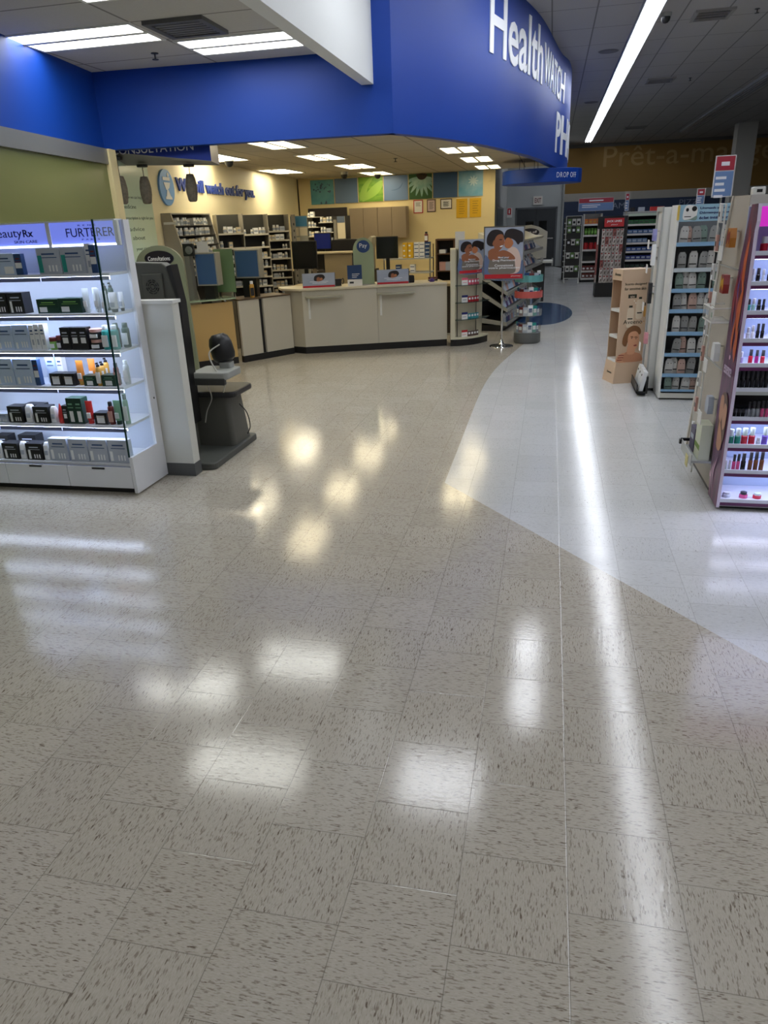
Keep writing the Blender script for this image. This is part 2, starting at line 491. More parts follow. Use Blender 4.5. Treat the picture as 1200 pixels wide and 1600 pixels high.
# wall that holds the exit door
DY = 29.5
struct(MB().bx(-1.75, -1.34, DY, DY+.12, 0, ZM).bx(.20, .40, DY, DY+.12, 0, ZM).bx(-1.34, .20, DY, DY+.12, 2.10, ZM).build('wall_exit', M('exit_wall_pale', (168, 172, 172), .6)))
dr = MB().bx(-1.28, -.575, DY+.02, DY+.07, .01, 2.04).bx(-.565, .14, DY+.02, DY+.07, .01, 2.04)
door = dr.build('door_1', M('charcoal_door', (50, 54, 58), .5)); struct(door)
MB().bx(-1.34, -1.28, DY-.02, DY+.1, 0, 2.1).bx(.14, .20, DY-.02, DY+.1, 0, 2.1).bx(-1.34, .2, DY-.02, DY+.1, 2.04, 2.1).build('door_frame', M('door_frame_grey', (86, 90, 94), .5), door)
MB().bx(-.95, -.66, DY+.005, DY+.02, 1.25, 1.62).bx(-.46, -.17, DY+.005, DY+.02, 1.25, 1.62).build('window_pane', M('dark_door_glass', (14, 16, 20), .1), door)
MB().bx(-.50, .08, DY-.03, DY+.0, .98, 1.03).build('push_bar', steel, door)
for k, xx in enumerate((-1.24, .10)):
    MB().bx(xx-.03, xx+.03, DY+.0, DY+.02, .02, .3).build('kick_plate', ltgrey, door)
# square pillar in the store behind the racks
struct(MB().bx(5.85, 6.45, 28.4, 29.0, 0, ZM).build('pillar', M('pillar_pale', (190, 188, 180), .6)))

# glazed partition at the left under the fascia
tdir = Vector((-4.487-PA[0], 5.849-PA[1], 0)).normalized()
def pp(s, o=0):
    return (PA[0]+tdir.x*s - tdir.y*o, PA[1]+tdir.y*s + tdir.x*o)
def plate(s0, s1, o0, o1):
    return [pp(s0, o0), pp(s1, o0), pp(s1, o1), pp(s0, o1)]
wn = MB().prism(plate(.16, 4.6, .05, .07), .0, 2.46).build('window_1', M('olive_frosted_glass', (112, 116, 74), .25, spec=.4)); struct(wn)
MB().prism(plate(.16, 4.6, .0, .10), 2.45, ZB-.002).build('window_frame', M('aluminium_header', (150, 150, 146), .4, .6), wn)
MB().prism(plate(2.62, 2.68, .03, .09), .0, 2.45).build('window_frame', M('green_glass_edge', (120, 170, 128), .2), wn)
struct(MB().prism(plate(0, .17, -.02, .12), 0, ZB-.002).build('pillar.001', M('cream_post', (222, 206, 160), .6)))

# ------------------------------------------------------------------ lights that the place has, plus unseen ones added for the floor
def emis(name, col, s):
    return M(name, col, .5, 0, s, col)
tube_m = emis('fluorescent_tube', (244, 248, 255), 26)
tro_front = emis('troffer_front_lens', (250, 252, 246), 13)
tro_ph = emis('troffer_warm_lens', (255, 238, 196), 10)
tro_wall = emis('troffer_wall_lens', (255, 242, 208), 16)
tro_main = emis('troffer_main_lens', (244, 248, 255), 15)
louver = M('troffer_frame_white', (226, 226, 220), .5)

def strip_light(label, x, y0, y1, lit=True):
    t = thing('strip_light', label, 'ceiling light', (x, y0, ZM))
    MB().bx(x-.13, x+.13, y0, y1, ZM-.03, ZM).bx(x-.145, x-.13, y0, y1, ZM-.06, ZM).bx(x+.13, x+.145, y0, y1, ZM-.06, ZM).build('housing', M('strip_housing_grey', (150, 152, 156), .5), t)
    y = y0
    segs = []
    for dx in (-.082, 0.0, .082):
        mb = MB(); y = y0+.04
        while y < y1-.1:
            e = min(y+1.19, y1-.04)
            mb.lathe([(.015, 0), (.015, e-y)], n=8, X=Matrix.Translation((x+dx, y, ZM-.055)) @ Matrix.Rotation(-PI/2, 4, 'X'))
            y = e+.03
        mb.build('fluorescent_tube', tube_m if lit else M('unlit_tube', (170, 170, 168), .3), t)
    return t
strip_light('long lit row of fluorescent tubes running down the main ceiling over the aisle', 1.21, -5.5, 31.6)
strip_light('added unseen row of lit tubes outside the frame, brightening the near floor', 8.0, -5.0, 9.0)  # extra tube row, added out of view to brighten the floor
strip_light('dim unlit row of fluorescent tubes near the far pillar', 4.4, 10.0, 30.0, False)

def troffer(label, x0, x1, y0, y1, z, lens, along='x', group=None, slots=2):
    t = thing('ceiling_light', label, 'ceiling light', ((x0+x1)/2, (y0+y1)/2, z), group=group)
    MB().bx(x0, x1, y0, y0+.03, z-.012, z).bx(x0, x1, y1-.03, y1, z-.012, z).bx(x0, x0+.03, y0+.03, y1-.03, z-.012, z).bx(x1-.03, x1, y0+.03, y1-.03, z-.012, z).build('frame', louver, t)
    mb = MB(); rib = MB()
    if along == 'x':
        w = (y1-y0-.06)
        mb.bx(x0+.03, x1-.03, y0+.03, y1-.03, z-.006, z-.001)
        rib.bx(x0+.03, x1-.03, y0+.03+w*.44, y0+.03+w*.56, z-.014, z-.007)
    else:
        w = (x1-x0-.06)
        mb.bx(x0+.03, x1-.03, y0+.03, y1-.03, z-.006, z-.001)
        rib.bx(x0+.03+w*.45, x0+.03+w*.55, y0+.03, y1-.03, z-.014, z-.007)
    mb.build('diffuser', lens, t)
    rib.build('centre_rib', louver, t)
    return t
troffer('bright rectangular ceiling light nearer the corner of the blue fascia, left of the grey vent', -4.60, -3.38, 6.21, 6.82, ZF, tro_front)
troffer('bright rectangular ceiling light between the grey vent and the white bulkhead beam', -3.36, -2.30, 6.89, 7.50, ZF, tro_front)
troffer('ceiling light cut by the top edge of the photo above the front soffit', -3.38, -2.16, 5.05, 5.62, ZF, tro_front)
for x, y in ((-3.6, -.3), (-6.2, .2)):  # unseen troffers added to lift the floor nearest the camera
    troffer('added unseen soffit light above and behind the viewpoint, brightening the near floor', x-.6, x+.6, y-.3, y+.3, ZF, tro_front, group='added soffit lights out of frame')
PHT = [(-3.72,-3.20,9.1,10.2,'warm ceiling light nearest the blue fascia above the dispensary counter'),
       (-3.78,-3.22,11.25,12.3,'second warm ceiling light back from the fascia on the left row'),
       (-3.80,-3.24,13.4,14.55,'third warm ceiling light back from the fascia on the left row'),
       (-3.92,-3.36,15.65,16.75,'last warm ceiling light on the left row, by the picture panels'),
       (-1.66,-1.12,11.4,12.4,'warm ceiling light right behind the curved fascia, nearest of the right row'),
       (-1.58,-1.06,13.3,14.5,'second warm ceiling light of the right row, above the picture panels'),
       (-1.55,-1.05,15.5,16.6,'last warm ceiling light of the right row, half hidden by the blue hanging sign'),
       (-5.1,-4.55,10.3,11.5,'warm ceiling light beside the lettered cream wall'),
       (-5.3,-4.75,13.6,14.8,'far warm ceiling light beside the lettered cream wall')]
for x0, x1, y0, y1, lb in PHT:
    troffer(lb, x0, x1, y0, y1, ZP, tro_wall if x0 < -4.5 else tro_ph, 'y', 'warm dispensary ceiling lights')
for x, y, hx, hy in ((-1.0, 6.6, .5, .42), (-.05, 9.0, .2, 1.2)):
    troffer('lit ceiling panel seen only as a glow on the waxed floor', x-hx, x+hx, y-hy, y+hy, ZM, tro_main, group='main ceiling panels out of frame')

def vent(label, x0, x1, y0, y1, z, mat_f, mat_s, n=5, back=None):
    t = thing('ceiling_vent', label, 'air vent', ((x0+x1)/2, (y0+y1)/2, z))
    MB().bx(x0, x1, y0, y0+.05, z-.03, z).bx(x0, x1, y1-.05, y1, z-.03, z).bx(x0, x0+.05, y0+.05, y1-.05, z-.03, z).bx(x1-.05, x1, y0+.05, y1-.05, z-.03, z).build('frame', mat_f, t)
    mb = MB()
    for k in range(n):
        y = y0+.07+(y1-y0-.14)*k/(n-1)
        mb.bx(x0+.05, x1-.05, y-.012, y+.012, z-.022, z-.004)
    mb.build('louvre', mat_s, t)
    MB().bx(x0+.05, x1-.05, y0+.05, y1-.05, z-.003, z-.001).build('backing', back or black, t)
    return t
vg = M('vent_grey', (92, 92, 90), .5)
vent('dark grey square air vent between the two bright lights of the front soffit', -3.28, -2.76, 6.22, 6.74, ZF, vg, M('louvre_grey', (128, 130, 130), .5), 7, midgrey)
vl = M('vent_pale', (150, 148, 144), .6)
vent('ceiling air vent high above the mask display, nearer the top edge', 1.86, 2.40, 12.75, 13.35, ZM, vl, vl, 4)
vent('ceiling air vent beside the lit tube row, second one along the ceiling', 1.85, 2.42, 18.3, 18.9, ZM, vl, vl, 4)
vent('farthest ceiling air vent near the tan wall', 2.2, 2.9, 27.6, 28.2, ZM, vl, vl, 4)

def dome_cam(label, x, y, z):
    t = thing('ceiling_camera', label, 'security camera', (x, y, z))
    MB().lathe([(.075, z-.05), (.08, z)], x, y, 16).build('housing', ltgrey, t, smooth=True)
    MB().lathe([(.005, z-.13), (.035, z-.122), (.058, z-.095), (.066, z-.05)], x, y, 16).build('dome', black, t, smooth=True)
dome_cam('dome camera under the main ceiling beside the lit tube row', 1.46, 12.75, ZM)
dome_cam('dome camera on the dispensary ceiling by the hanging sign', -4.70, 11.0, ZP)
dome_cam('dome camera above the teal and blue picture panels', -4.1, 15.3, ZP)
dome_cam('dome camera above the green leaf picture panel', -3.55, 15.9, ZP)
def sprinkler(label, x, y, z):
    t = thing('ceiling_sprinkler', label, 'sprinkler', (x, y, z))
    MB().lathe([(.035, z-.006), (.035, z)], x, y, 12).lathe([(.008, z-.05), (.008, z-.006)], x, y, 8).build('stem', dark, t)
    MB().lathe([(.03, z-.056), (.03, z-.05)], x, y, 12).build('deflector', dark, t)
sprinkler('small fire sprinkler on the front soffit under the blue corner', -3.74, 7.27, ZF)
sprinkler('small fire sprinkler near the top right of the main ceiling', 2.72, 13.0, ZM)
sprinkler('small fire sprinkler by the second ceiling vent', 2.75, 18.65, ZM)
sprinkler('small fire sprinkler over the dispensary between the light rows', -2.55, 12.8, ZP)
for x, y, lb in ((.83, 15.1, 'round ceiling speaker beside the tube row, nearer one'), (.84, 21.3, 'round ceiling speaker beside the tube row, farther one')):
    t = thing('ceiling_speaker', lb, 'speaker', (x, y, ZM))
    MB().lathe([(.16, ZM-.012), (.17, ZM)], x, y, 20).build('grille', M('speaker_grille', (112, 112, 112), .6), t)
    MB().lathe([(.18, ZM-.006), (.18, ZM)], x, y, 20).build('ring', vl, t)
# ------------------------------------------------------------------ lettering on the fascia and walls
def curve_map(s0, zb):
    def f(x, y, d):
        X, Y = on_curve(s0+x, d); return (X, Y, zb+y)
    return f
t = thing('fascia_lettering', 'large white raised lettering, upper line on the curved blue fascia', 'lettering', (-.5, 10, 3.6))
lettering('word', 'Health', t, (0,0,0), (1,0,0), 2.66, .70, letterwhite, bold=.012, depth=.012, mapf=curve_map(2.09, 3.575))
lettering('word', 'WATCH', t, (0,0,0), (1,0,0), 2.70, .50, letterwhite, bold=.012, depth=.012, mapf=curve_map(4.90, 3.66))
t = thing('fascia_lettering', 'large white raised lettering, lower line at the far bend of the blue fascia', 'lettering', (.1, 14.6, 2.8))
lettering('word', 'PHARMACY', t, (0,0,0), (1,0,0), 6.2, .66, letterwhite, bold=.02, depth=.012, mapf=curve_map(6.88, 2.82))

wl = Vector((-5.62+4.91, 16.82-7.86, 0)).normalized(); wnrm = wl.cross(Vector((0,0,1)))
def LW(y, z, off=0):
    return Vector((-4.91, 7.86, z)) + wl*((y-7.86)/wl.y) + wnrm*off
t = thing('wall_lettering', 'dark blue raised slogan on the cream dispensary wall beside the round emblem', 'lettering', LW(9.95, 2.2))
lettering('word', 'We will watch out for you.', t, LW(9.95, 2.225, 0), wl, 3.58, .225, M('slogan_blue', (34, 62, 150), .4), bold=.03, depth=.02, off=.004)
t = thing('wall_emblem', 'round light blue emblem with a white mortar shape on the cream wall', 'emblem', LW(9.6, 2.3))
e = MB()
P2 = ellipse(0, 0, .235, .222, 40)
o = LW(9.60, 2.305, 0)
def wplate(P, d0, d1, mb, m=0):
    n = len(P)
    vs = [o + wl*u + Vector((0,0,v)) + wnrm*d0 for u, v in P] + [o + wl*u + Vector((0,0,v)) + wnrm*d1 for u, v in P]
    mb.add(vs, [tuple(range(n)), tuple(range(n, 2*n))] + [(i, (i+1) % n, n+(i+1) % n, n+i) for i in range(n)], m)
wplate(P2, .004, .03, e); e.build('disc', M('emblem_blue', (110, 166, 232), .4), t)
e = MB()
wplate([(-.12,.085),(.10,.085),(.10,.125),(-.12,.125)], .03, .036, e)
wplate([(-.11,.06),(.10,.06),(.06,0),(.0,-.03),(-.05,-.03),(-.085,.02)], .03, .036, e)
wplate([(-.10,-.145),(.12,-.145),(.10,-.11),(-.08,-.11)], .03, .036, e)
wplate([(-.06,-.11),(.08,-.11),(.02,-.03),(-.02,-.03)], .03, .036, e)
wplate(ellipse(.06, .155, .028, .028, 12), .03, .036, e)
e.build('mortar_symbol', letterwhite, t)
# green glass panel on stand-offs
t = thing('glass_wall_sign', 'pale green frosted glass panel with small print on the cream wall behind the cream post', 'wall panel', LW(8.55, 1.0))
g = MB(); pts = [LW(8.0, 1.0, .03), LW(9.04, 1.0, .03), LW(9.04, 2.56, .03), LW(8.0, 2.56, .03)]
q = [LW(8.0, 1.0, .04), LW(9.04, 1.0, .04), LW(9.04, 2.56, .04), LW(8.0, 2.56, .04)]
g.add(pts+q, [(0,1,2,3),(4,5,6,7),(0,1,5,4),(1,2,6,5),(2,3,7,6),(3,0,4,7)])
g.build('glass', M('pale_green_glass', (206, 226, 204), .15), t)
sp = MB()
for y, z in ((8.1, 2.48), (8.9, 2.48), (8.1, 1.1), (8.9, 1.1)):
    a = LW(y, z, .002); b = LW(y, z, .052); sp.tube([a, b], .014, 10)
sp.build('stand_off', steel, t)
for k, (s, z, w) in enumerate((('ask us how we can help', 2.13, .6), ('medicine', 2.03, .36), ('prescription is right for you', 1.90, .74), ('advice', 1.78, .4), ('about', 1.68, .34), ('your care future', 1.55, .62))):
    lettering('printed_line', s, t, LW(8.16+.05*k, z, .04), wl, w, .045, M('green_print', (84, 104, 92), .6), depth=.001, bold=.01 if k == 5 else 0)

# hanging consultation sign behind the blue fascia and its three pendant lamps
t = thing('hanging_sign', 'dark blue hanging sign with grey underside behind the left blue fascia', 'sign', (-4.5, 8.2, 2.5))
SGB = [(-4.84, 7.98, 2.60), (-3.61, 7.98, 2.446), (-3.75, 8.50, 2.446), (-4.93, 8.50, 2.50)]
SGT = [(x, y, 2.735) for x, y, z in SGB]
MB().add([(x, y, z+.004) for x, y, z in SGB]+SGT, [(0,1,2), (0,2,3), (4,5,6,7), (0,1,5,4), (1,2,6,5), (2,3,7,6), (3,0,4,7)]).build('sign_body', navy, t)
MB().add(SGB+[(x, y, z+.0035) for x, y, z in SGB], [(0,1,2), (0,2,3), (4,5,6), (4,6,7), (0,1,5,4), (1,2,6,5), (2,3,7,6), (3,0,4,7)]).build('underside', M('sign_underside_grey', (132, 134, 136), .6), t)
lettering('sign_lettering', 'CONSULTATION', t, (-4.78, 7.98, 2.565), (1,0,0), .98, .085, letterwhite, depth=.004)
pend_m = noise_mat('woven_shade', (98, 92, 82), (116, 108, 96), 40, .8)
for x, y, zt, lb in ((-4.64, 8.35, 2.488, 'woven grey pendant lamp hanging in front of the green glass panel'),
                 (-4.06, 8.35, 2.462, 'woven grey pendant lamp hanging in front of the blue slogan'),
                 (-4.80, 8.10, 2.555, 'woven grey pendant lamp half hidden behind the cream post')):
    t = thing('pendant_lamp', lb, 'pendant lamp', (x, y, zt), group='woven pendant lamps')
    MB().lathe([(.06, zt-.028), (.065, zt)], x, y, 16).build('canopy', black, t, smooth=True)
    MB().tube([(x, y, zt-.028), (x, y, 2.36)], .004, 6).build('cord', black, t)
    MB().lathe([(.035, 2.07), (.05, 2.085), (.064, 2.165), (.066, 2.235), (.056, 2.31), (.04, 2.36), (.01, 2.365)], x, y, 20).build('lamp_shade', pend_m, t, smooth=True)

# ------------------------------------------------------------------ low wall and lit cosmetics display
lw = MB().bx(-5.3, -2.60, 4.805, 4.905, .1, 1.29).build('wall_low', M('low_wall_laminate', (206, 206, 198), .45)); struct(lw)
MB().bx(-5.3, -2.585, 4.795, 4.915, 1.29, 1.312).build('cap', white, lw)
MB().bx(-5.3, -2.595, 4.80, 4.91, 0, .1).build('baseboard', M('grey_vinyl_base', (84, 86, 86), .45), lw)

X0, X1 = -4.92, -2.83
disp = thing('cosmetics_display', 'white lit cosmetics display with glass side and six product shelves', 'display shelf', ((X0+X1)/2, 4.6, 0))
dw = M('display_white', (226, 228, 232), .35)
glass = M('clear_glass', (206, 224, 220), .02, alpha=.16)
MB().bx(X0, X1-.03, 4.765, 4.795, .0, 1.845).build('back_panel', M('display_back', (186, 192, 204), .45), disp)
MB().prism([(4.355, .012), (4.80, .012), (4.80, 1.85), (4.729, 1.85), (4.705, .284), (4.352, .284)], X1-.026, X1, 'x').build('side_panel', dw, disp)
MB().prism([(4.343, .288), (4.704, .286), (4.728, 1.848), (4.394, 1.853)], X1-.02, X1-.012, 'x').build('glass_side', glass, disp)
MB().prism([(4.341, .288), (4.347, .288), (4.398, 1.853), (4.392, 1.853)], X1-.022, X1-.010, 'x').build('glass_edge', M('dark_glass_edge', (30, 60, 56), .2), disp)
MB().prism(ellipse(4.765, .62, .006, .008, 10), X1, X1+.003, 'x').build('cam_lock', black, disp)
MB().bx(X0, X1-.03, 4.40, 4.76, .0, .04).build('plinth', vinyl, disp)
for k in range(4):
    a = X1-.03-.52*(k+1); b = a+.516
    df = MB().bx(a, b, 4.362, 4.380, .045, .205).build('drawer_front', dw, disp, bev=.002)
    MB().bx((a+b)/2-.05, (a+b)/2+.05, 4.355, 4.362, .186, .198).build('finger_slot', black, df)
MB().bx(X0, X1-.03, 4.382, 4.76, .205, .222).build('deck', dw, disp)
rail_m = M('price_rail_slate', (112, 120, 158), .4)
led = emis('cool_led_strip', (214, 228, 255), 18.0)
SZ = [1.522, 1.264, 1.016, .768, .500, .226]; SY = [4.505, 4.495, 4.475, 4.445, 4.405, 4.375]
for k in range(6):
    z, y = SZ[k], SY[k]
    if k < 5:
        sh_ = MB().bx(X0, X1-.03, y, 4.765, z-.018, z).build('shelf', dw, disp)
    else:
        sh_ = MB().bx(X0, X1-.03, y, 4.765, z-.004, z).build('shelf', dw, disp)
    for j in range(4):
        a = X1-.03-.52*(j+1)
        MB().bx(a+.003, a+.517, y-.008, y-.0002, z-.044, z-.019).build('price_rail', rail_m, sh_)
    if k < 5:
        MB().bx(X0+.02, X1-.05, y+.003, y+.034, z-.0435, z-.0185).build('light_strip', led, sh_)
led_h = emis('header_led_strip', (214, 228, 255), 6.0)
hdr_m = M('backlit_header_periwinkle', (118, 130, 214), .4, 0, .9, (112, 128, 226))
for k in range(4):
    a = X1-.03-.52*(k+1)
    h = MB().bx(a+.012, a+.508, 4.68, 4.695, 1.70, 1.845).build('header_panel', hdr_m, disp)
    MB().bx(a+.012, a+.508, 4.672, 4.680, 1.692, 1.706).build('light_strip', led_h, h)
    if k == 0:
        lettering('header_lettering', 'FURTERER', h, (a+.135, 4.68, 1.750), (1,0,0), .365, .056, inkblue, bold=.0)
        lettering('header_lettering', 'RENÉ', h, (a+.235, 4.68, 1.818), (1,0,0), .135, .013, inkblue, space=1.9)
        lettering('header_lettering', 'PARIS', h, (a+.25, 4.68, 1.728), (1,0,0), .135, .010, inkblue, space=1.9)
    if k == 1:
        lettering('header_lettering', 'beauty', h, (a+.068, 4.68, 1.746), (1,0,0), .240, .072, inkblue)
        lettering('header_lettering', 'Rx', h, (a+.317, 4.68, 1.762), (1,0,0), .080, .048, inkblue, bold=.02)
        lettering('header_lettering', 'SKIN CARE', h, (a+.235, 4.68, 1.722), (1,0,0), .185, .019, inkblue)
for k in range(5):
    a = X1-.03-.52*k
    MB().bx(a-.014, a+.014, 4.672, 4.70, 1.69, 1.846).build('header_divider', white, disp)
MB().bx(X0, X1-.03, 4.67, 4.765, 1.846, 1.856).build('top_panel', dw, disp)

# product kinds --------------------------------------------------------------
PM = {k: M('pack_'+k, c, .4) for k, c in dict(paleblue=(188, 206, 232), greysilver=(176, 184, 198), black=(26, 26, 30), dkgreen=(24, 58, 46), green=(120, 168, 140),
      teal=(40, 148, 140), orange=(214, 132, 54), redp=(206, 52, 50), pinkp=(236, 120, 168), gold=(196, 148, 62), whitep=(234, 236, 238), wine=(104, 38, 38), silverw=(206, 214, 216), lime=(136, 190, 96), navyb=(44, 74, 122), rose=(206, 160, 150)).items()}
def pm(name, mb, mats, smooth=False):
    return mb.mesh(name, mats, smooth)
def carton(w, h, d, body, label=None, lr=(.12, .88, .15, .5), band=None, extra=None):
    parts = [('carton', pm('carton', MB().bx(-w/2, w/2, 0, d, 0, h), body))]
    if label:
        parts.append(('label', pm('label', MB().bx(-w/2+lr[0]*w, -w/2+lr[1]*w, -.0012, -.0002, lr[2]*h, lr[3]*h), label)))
    if band:
        parts.append(('printed_title', pm('printed_title', MB().bx(-w*.28, w*.28, -.0012, -.0002, h*.74, h*.80).bx(-w*.36, w*.36, -.0012, -.0002, h*.62, h*.65), band)))
    if extra:
        parts.append(('printed_vials', pm('printed_vials', MB().bx(-.05*w, .02*w, -.0012, -.0002, .10*h, .34*h).bx(.10*w, .17*w, -.0012, -.0002, .10*h, .34*h).bx(.25*w, .32*w, -.0012, -.0002, .10*h, .34*h), extra)))
    return parts
def bottle(w, h, body, cap, label, pump=False):
    r = w*.46
    parts = [('bottle_body', pm('bottle_body', MB().lathe([(r*.92, 0), (r, h*.03), (r, h*.74), (r*.86, h*.79), (r*.6, h*.82)], 0, r, 14), body, True))]
    c = MB().lathe([(r*.7, h*.82), (r*.7, h*.98), (r*.6, h)], 0, r, 12) if not pump else MB().lathe([(r*.62, h*.82), (r*.62, h*.9), (r*.2, h*.905), (r*.2, h)], 0, r, 12)
    if pump:
        c.bx(-r*.2, r*.2, -r*.1, r, h*.94, h)
    parts.append(('cap', pm('cap', c, cap, True)))
    parts.append(('label', pm('label', MB().bx(-r*.75, r*.75, -.003, r*.35, h*.12, h*.6), label)))
    return parts
def tube(w, h, body, cap, label):
    r = w*.42
    t1 = MB()
    n = 16; vs = []; fs = []
    prof = [(h*.16, r*.75, r*.75), (h*.2, r, r*.85), (h*.55, r*1.02, r*.6), (h*.92, r*1.1, r*.18), (h, r*1.12, r*.06)]
    for z, a, b_ in prof:
        for i in range(n):
            t_ = 2*PI*i/n; vs.append((a*math.cos(t_), r+b_*math.sin(t_), z))
    for j in range(len(prof)-1):
        for i in range(n):
            fs.append((j*n+i, j*n+(i+1) % n, (j+1)*n+(i+1) % n, (j+1)*n+i))
    fs.append(tuple(range(n))[::-1]); k = (len(prof)-1)*n; fs.append(tuple(range(k, k+n)))
    t1.add(vs, fs)
    return [('tube_body', pm('tube_body', t1, body, True)), ('cap', pm('cap', MB().lathe([(r*.72, 0), (r*.78, h*.15), (r*.7, h*.17)], 0, r, 14), cap, True)),
            ('label', pm('label', MB().bx(-r*.55, r*.55, r*.02, r*.3, h*.26, h*.5), label))]
def jar(w, h, body, lid, label):
    r = w*.48
    return [('jar_body', pm('jar_body', MB().lathe([(r*.92, 0), (r, h*.05), (r, h*.66), (r*.94, h*.68)], 0, r, 18), body, True)),
            ('lid', pm('lid', MB().lathe([(r, h*.68), (r*1.01, h*.97), (r*.9, h)], 0, r, 18), lid, True)),
            ('label', pm('label', MB().bx(-r*.6, r*.6, -.002, r*.3, h*.16, h*.5), label))]
def bag(w, h, body):
    mb = MB(); n = 14; vs = []; fs = []
    prof = [(0, .42, .42), (.08, .5, .5), (.5, .5, .46), (.85, .44, .4), (1, .3, .22)]
    for z, a, b_ in prof:
        for i in range(n):
            t_ = 2*PI*i/n
            c, s_ = math.cos(t_), math.sin(t_)
            k = 1/max(abs(c), abs(s_))**.6
            vs.append((a*w*c*k*.95, w*.5+b_*w*s_*k, z*h))
    for j in range(len(prof)-1):
        for i in range(n):
            fs.append((j*n+i, j*n+(i+1) % n, (j+1)*n+(i+1) % n, (j+1)*n+i))
    fs.append(tuple(range(n))[::-1]); k = (len(prof)-1)*n; fs.append(tuple(range(k, k+n)))
    mb.add(vs, fs)
    return [('pouch', pm('pouch', mb, body, True)), ('label', pm('label', MB().bx(-w*.2, w*.2, -.004, .006, h*.3, h*.55), PM['greysilver']))]
KIND = {
 'kit': ('skincare_kit', 'skin care kit', lambda w, h: carton(w, h, .06, PM['paleblue'], PM['whitep'], (.55, .92, .06, .4), PM['navyb'])),
 'kitp': ('skincare_kit', 'skin care kit', lambda w, h: carton(w, h, .06, PM['greysilver'], PM['teal'], (.02, .2, .06, .72), PM['navyb'], PM['whitep'])),
 'kitk': ('skincare_kit', 'skin care kit', lambda w, h: carton(w, h, .09, PM['black'], PM['whitep'], (.12, .26, .06, .6), PM['greysilver'], PM['whitep'])),
 'slimb': ('slim_carton', 'carton', lambda w, h: carton(w, h, .04, PM['navyb'], PM['whitep'], (.05, .95, .32, .58), PM['wine'])),
 'slimw': ('slim_carton', 'carton', lambda w, h: carton(w, h, .05, PM['whitep'], PM['greysilver'], (.3, .7, .2, .42), PM['navyb'])),
 'tray': ('product_tray', 'carton', lambda w, h: carton(w, h, .1, PM['dkgreen'], PM['whitep'], (.1, .45, .1, .45), PM['lime'])),
 'tubew': ('lotion_tube', 'tube', lambda w, h: tube(w, h, PM['silverw'], PM['silverw'], PM['whitep'])),
 'tubeW': ('lotion_tube', 'tube', lambda w, h: tube(w, h, PM['whitep'], PM['black'], PM['greysilver'])),
 'pumpk': ('pump_bottle', 'bottle', lambda w, h: bottle(w, h, PM['dkgreen'], PM['black'], PM['whitep'], True)),
 'boxb': ('skincare_kit', 'skin care kit', lambda w, h: carton(w, h, .06, PM['paleblue'], PM['whitep'], (.1, .22, .05, .3), PM['navyb'], PM['whitep'])),
 'jarg': ('cream_jar', 'jar', lambda w, h: jar(w, h, PM['lime'], PM['wine'], PM['whitep'])),
 'jark': ('cream_jar', 'jar', lambda w, h: jar(w, h, PM['black'], PM['wine'], PM['whitep'])),
 'jarp': ('cream_jar', 'jar', lambda w, h: jar(w, h, PM['black'], PM['rose'], PM['whitep'])),
 'boxk': ('hair_carton', 'carton', lambda w, h: carton(w, h, .06, PM['black'], PM['whitep'], (.2, .8, .3, .55), PM['greysilver'])),
 'boxd': ('hair_carton', 'carton', lambda w, h: carton(w, h, .08, PM['dkgreen'], PM['whitep'], (.25, .75, .08, .5), PM['green'])),
 'bott': ('shampoo_bottle', 'bottle', lambda w, h: bottle(w, h, PM['teal'], PM['silverw'], PM['whitep'])),
 'bottd': ('shampoo_bottle', 'bottle', lambda w, h: bottle(w, h, PM['dkgreen'], PM['dkgreen'], PM['whitep'])),
 'boxl': ('hair_carton', 'carton', lambda w, h: carton(w, h, .08, PM['black'], PM['whitep'], (.2, .8, .12, .8), PM['gold'])),
 'tubeo': ('hair_tube', 'tube', lambda w, h: tube(w, h, PM['orange'], PM['gold'], PM['whitep'])),
 'pumpg': ('pump_bottle', 'bottle', lambda w, h: bottle(w, h, PM['gold'], PM['black'], PM['whitep'], True)),
 'botr': ('spray_bottle', 'bottle', lambda w, h: bottle(w, h, PM['wine'], PM['black'], PM['rose'])),
 'botc': ('spray_bottle', 'bottle', lambda w, h: bottle(w, h, PM['silverw'], PM['silverw'], PM['whitep'])),
 'boxs': ('skincare_kit', 'skin care kit', lambda w, h: carton(w, h, .06, PM['greysilver'], PM['whitep'], (.06, .2, .08, .5), PM['navyb'], PM['whitep'])),
 'bagw': ('white_pouch', 'pouch', lambda w, h: bag(w, h, PM['whitep'])),
 'cone': ('red_cone_bottle', 'bottle', lambda w, h: [('bottle_body', pm('bottle_body', MB().lathe([(w*.4, 0), (w*.46, h*.06), (w*.42, h*.4), (w*.2, h*.8), (w*.06, h)], 0, w*.45, 16), PM['redp'], True))]),
 'tuber': ('hair_tube', 'tube', lambda w, h: tube(w, h, PM['redp'], PM['redp'], PM['whitep'])),
 'tubeg': ('hair_tube', 'tube', lambda w, h: tube(w, h, PM['green'], PM['dkgreen'], PM['silverw'])),
 'botg': ('shampoo_bottle', 'bottle', lambda w, h: bottle(w*.62, h, PM['green'], PM['dkgreen'], PM['silverw'])),
}
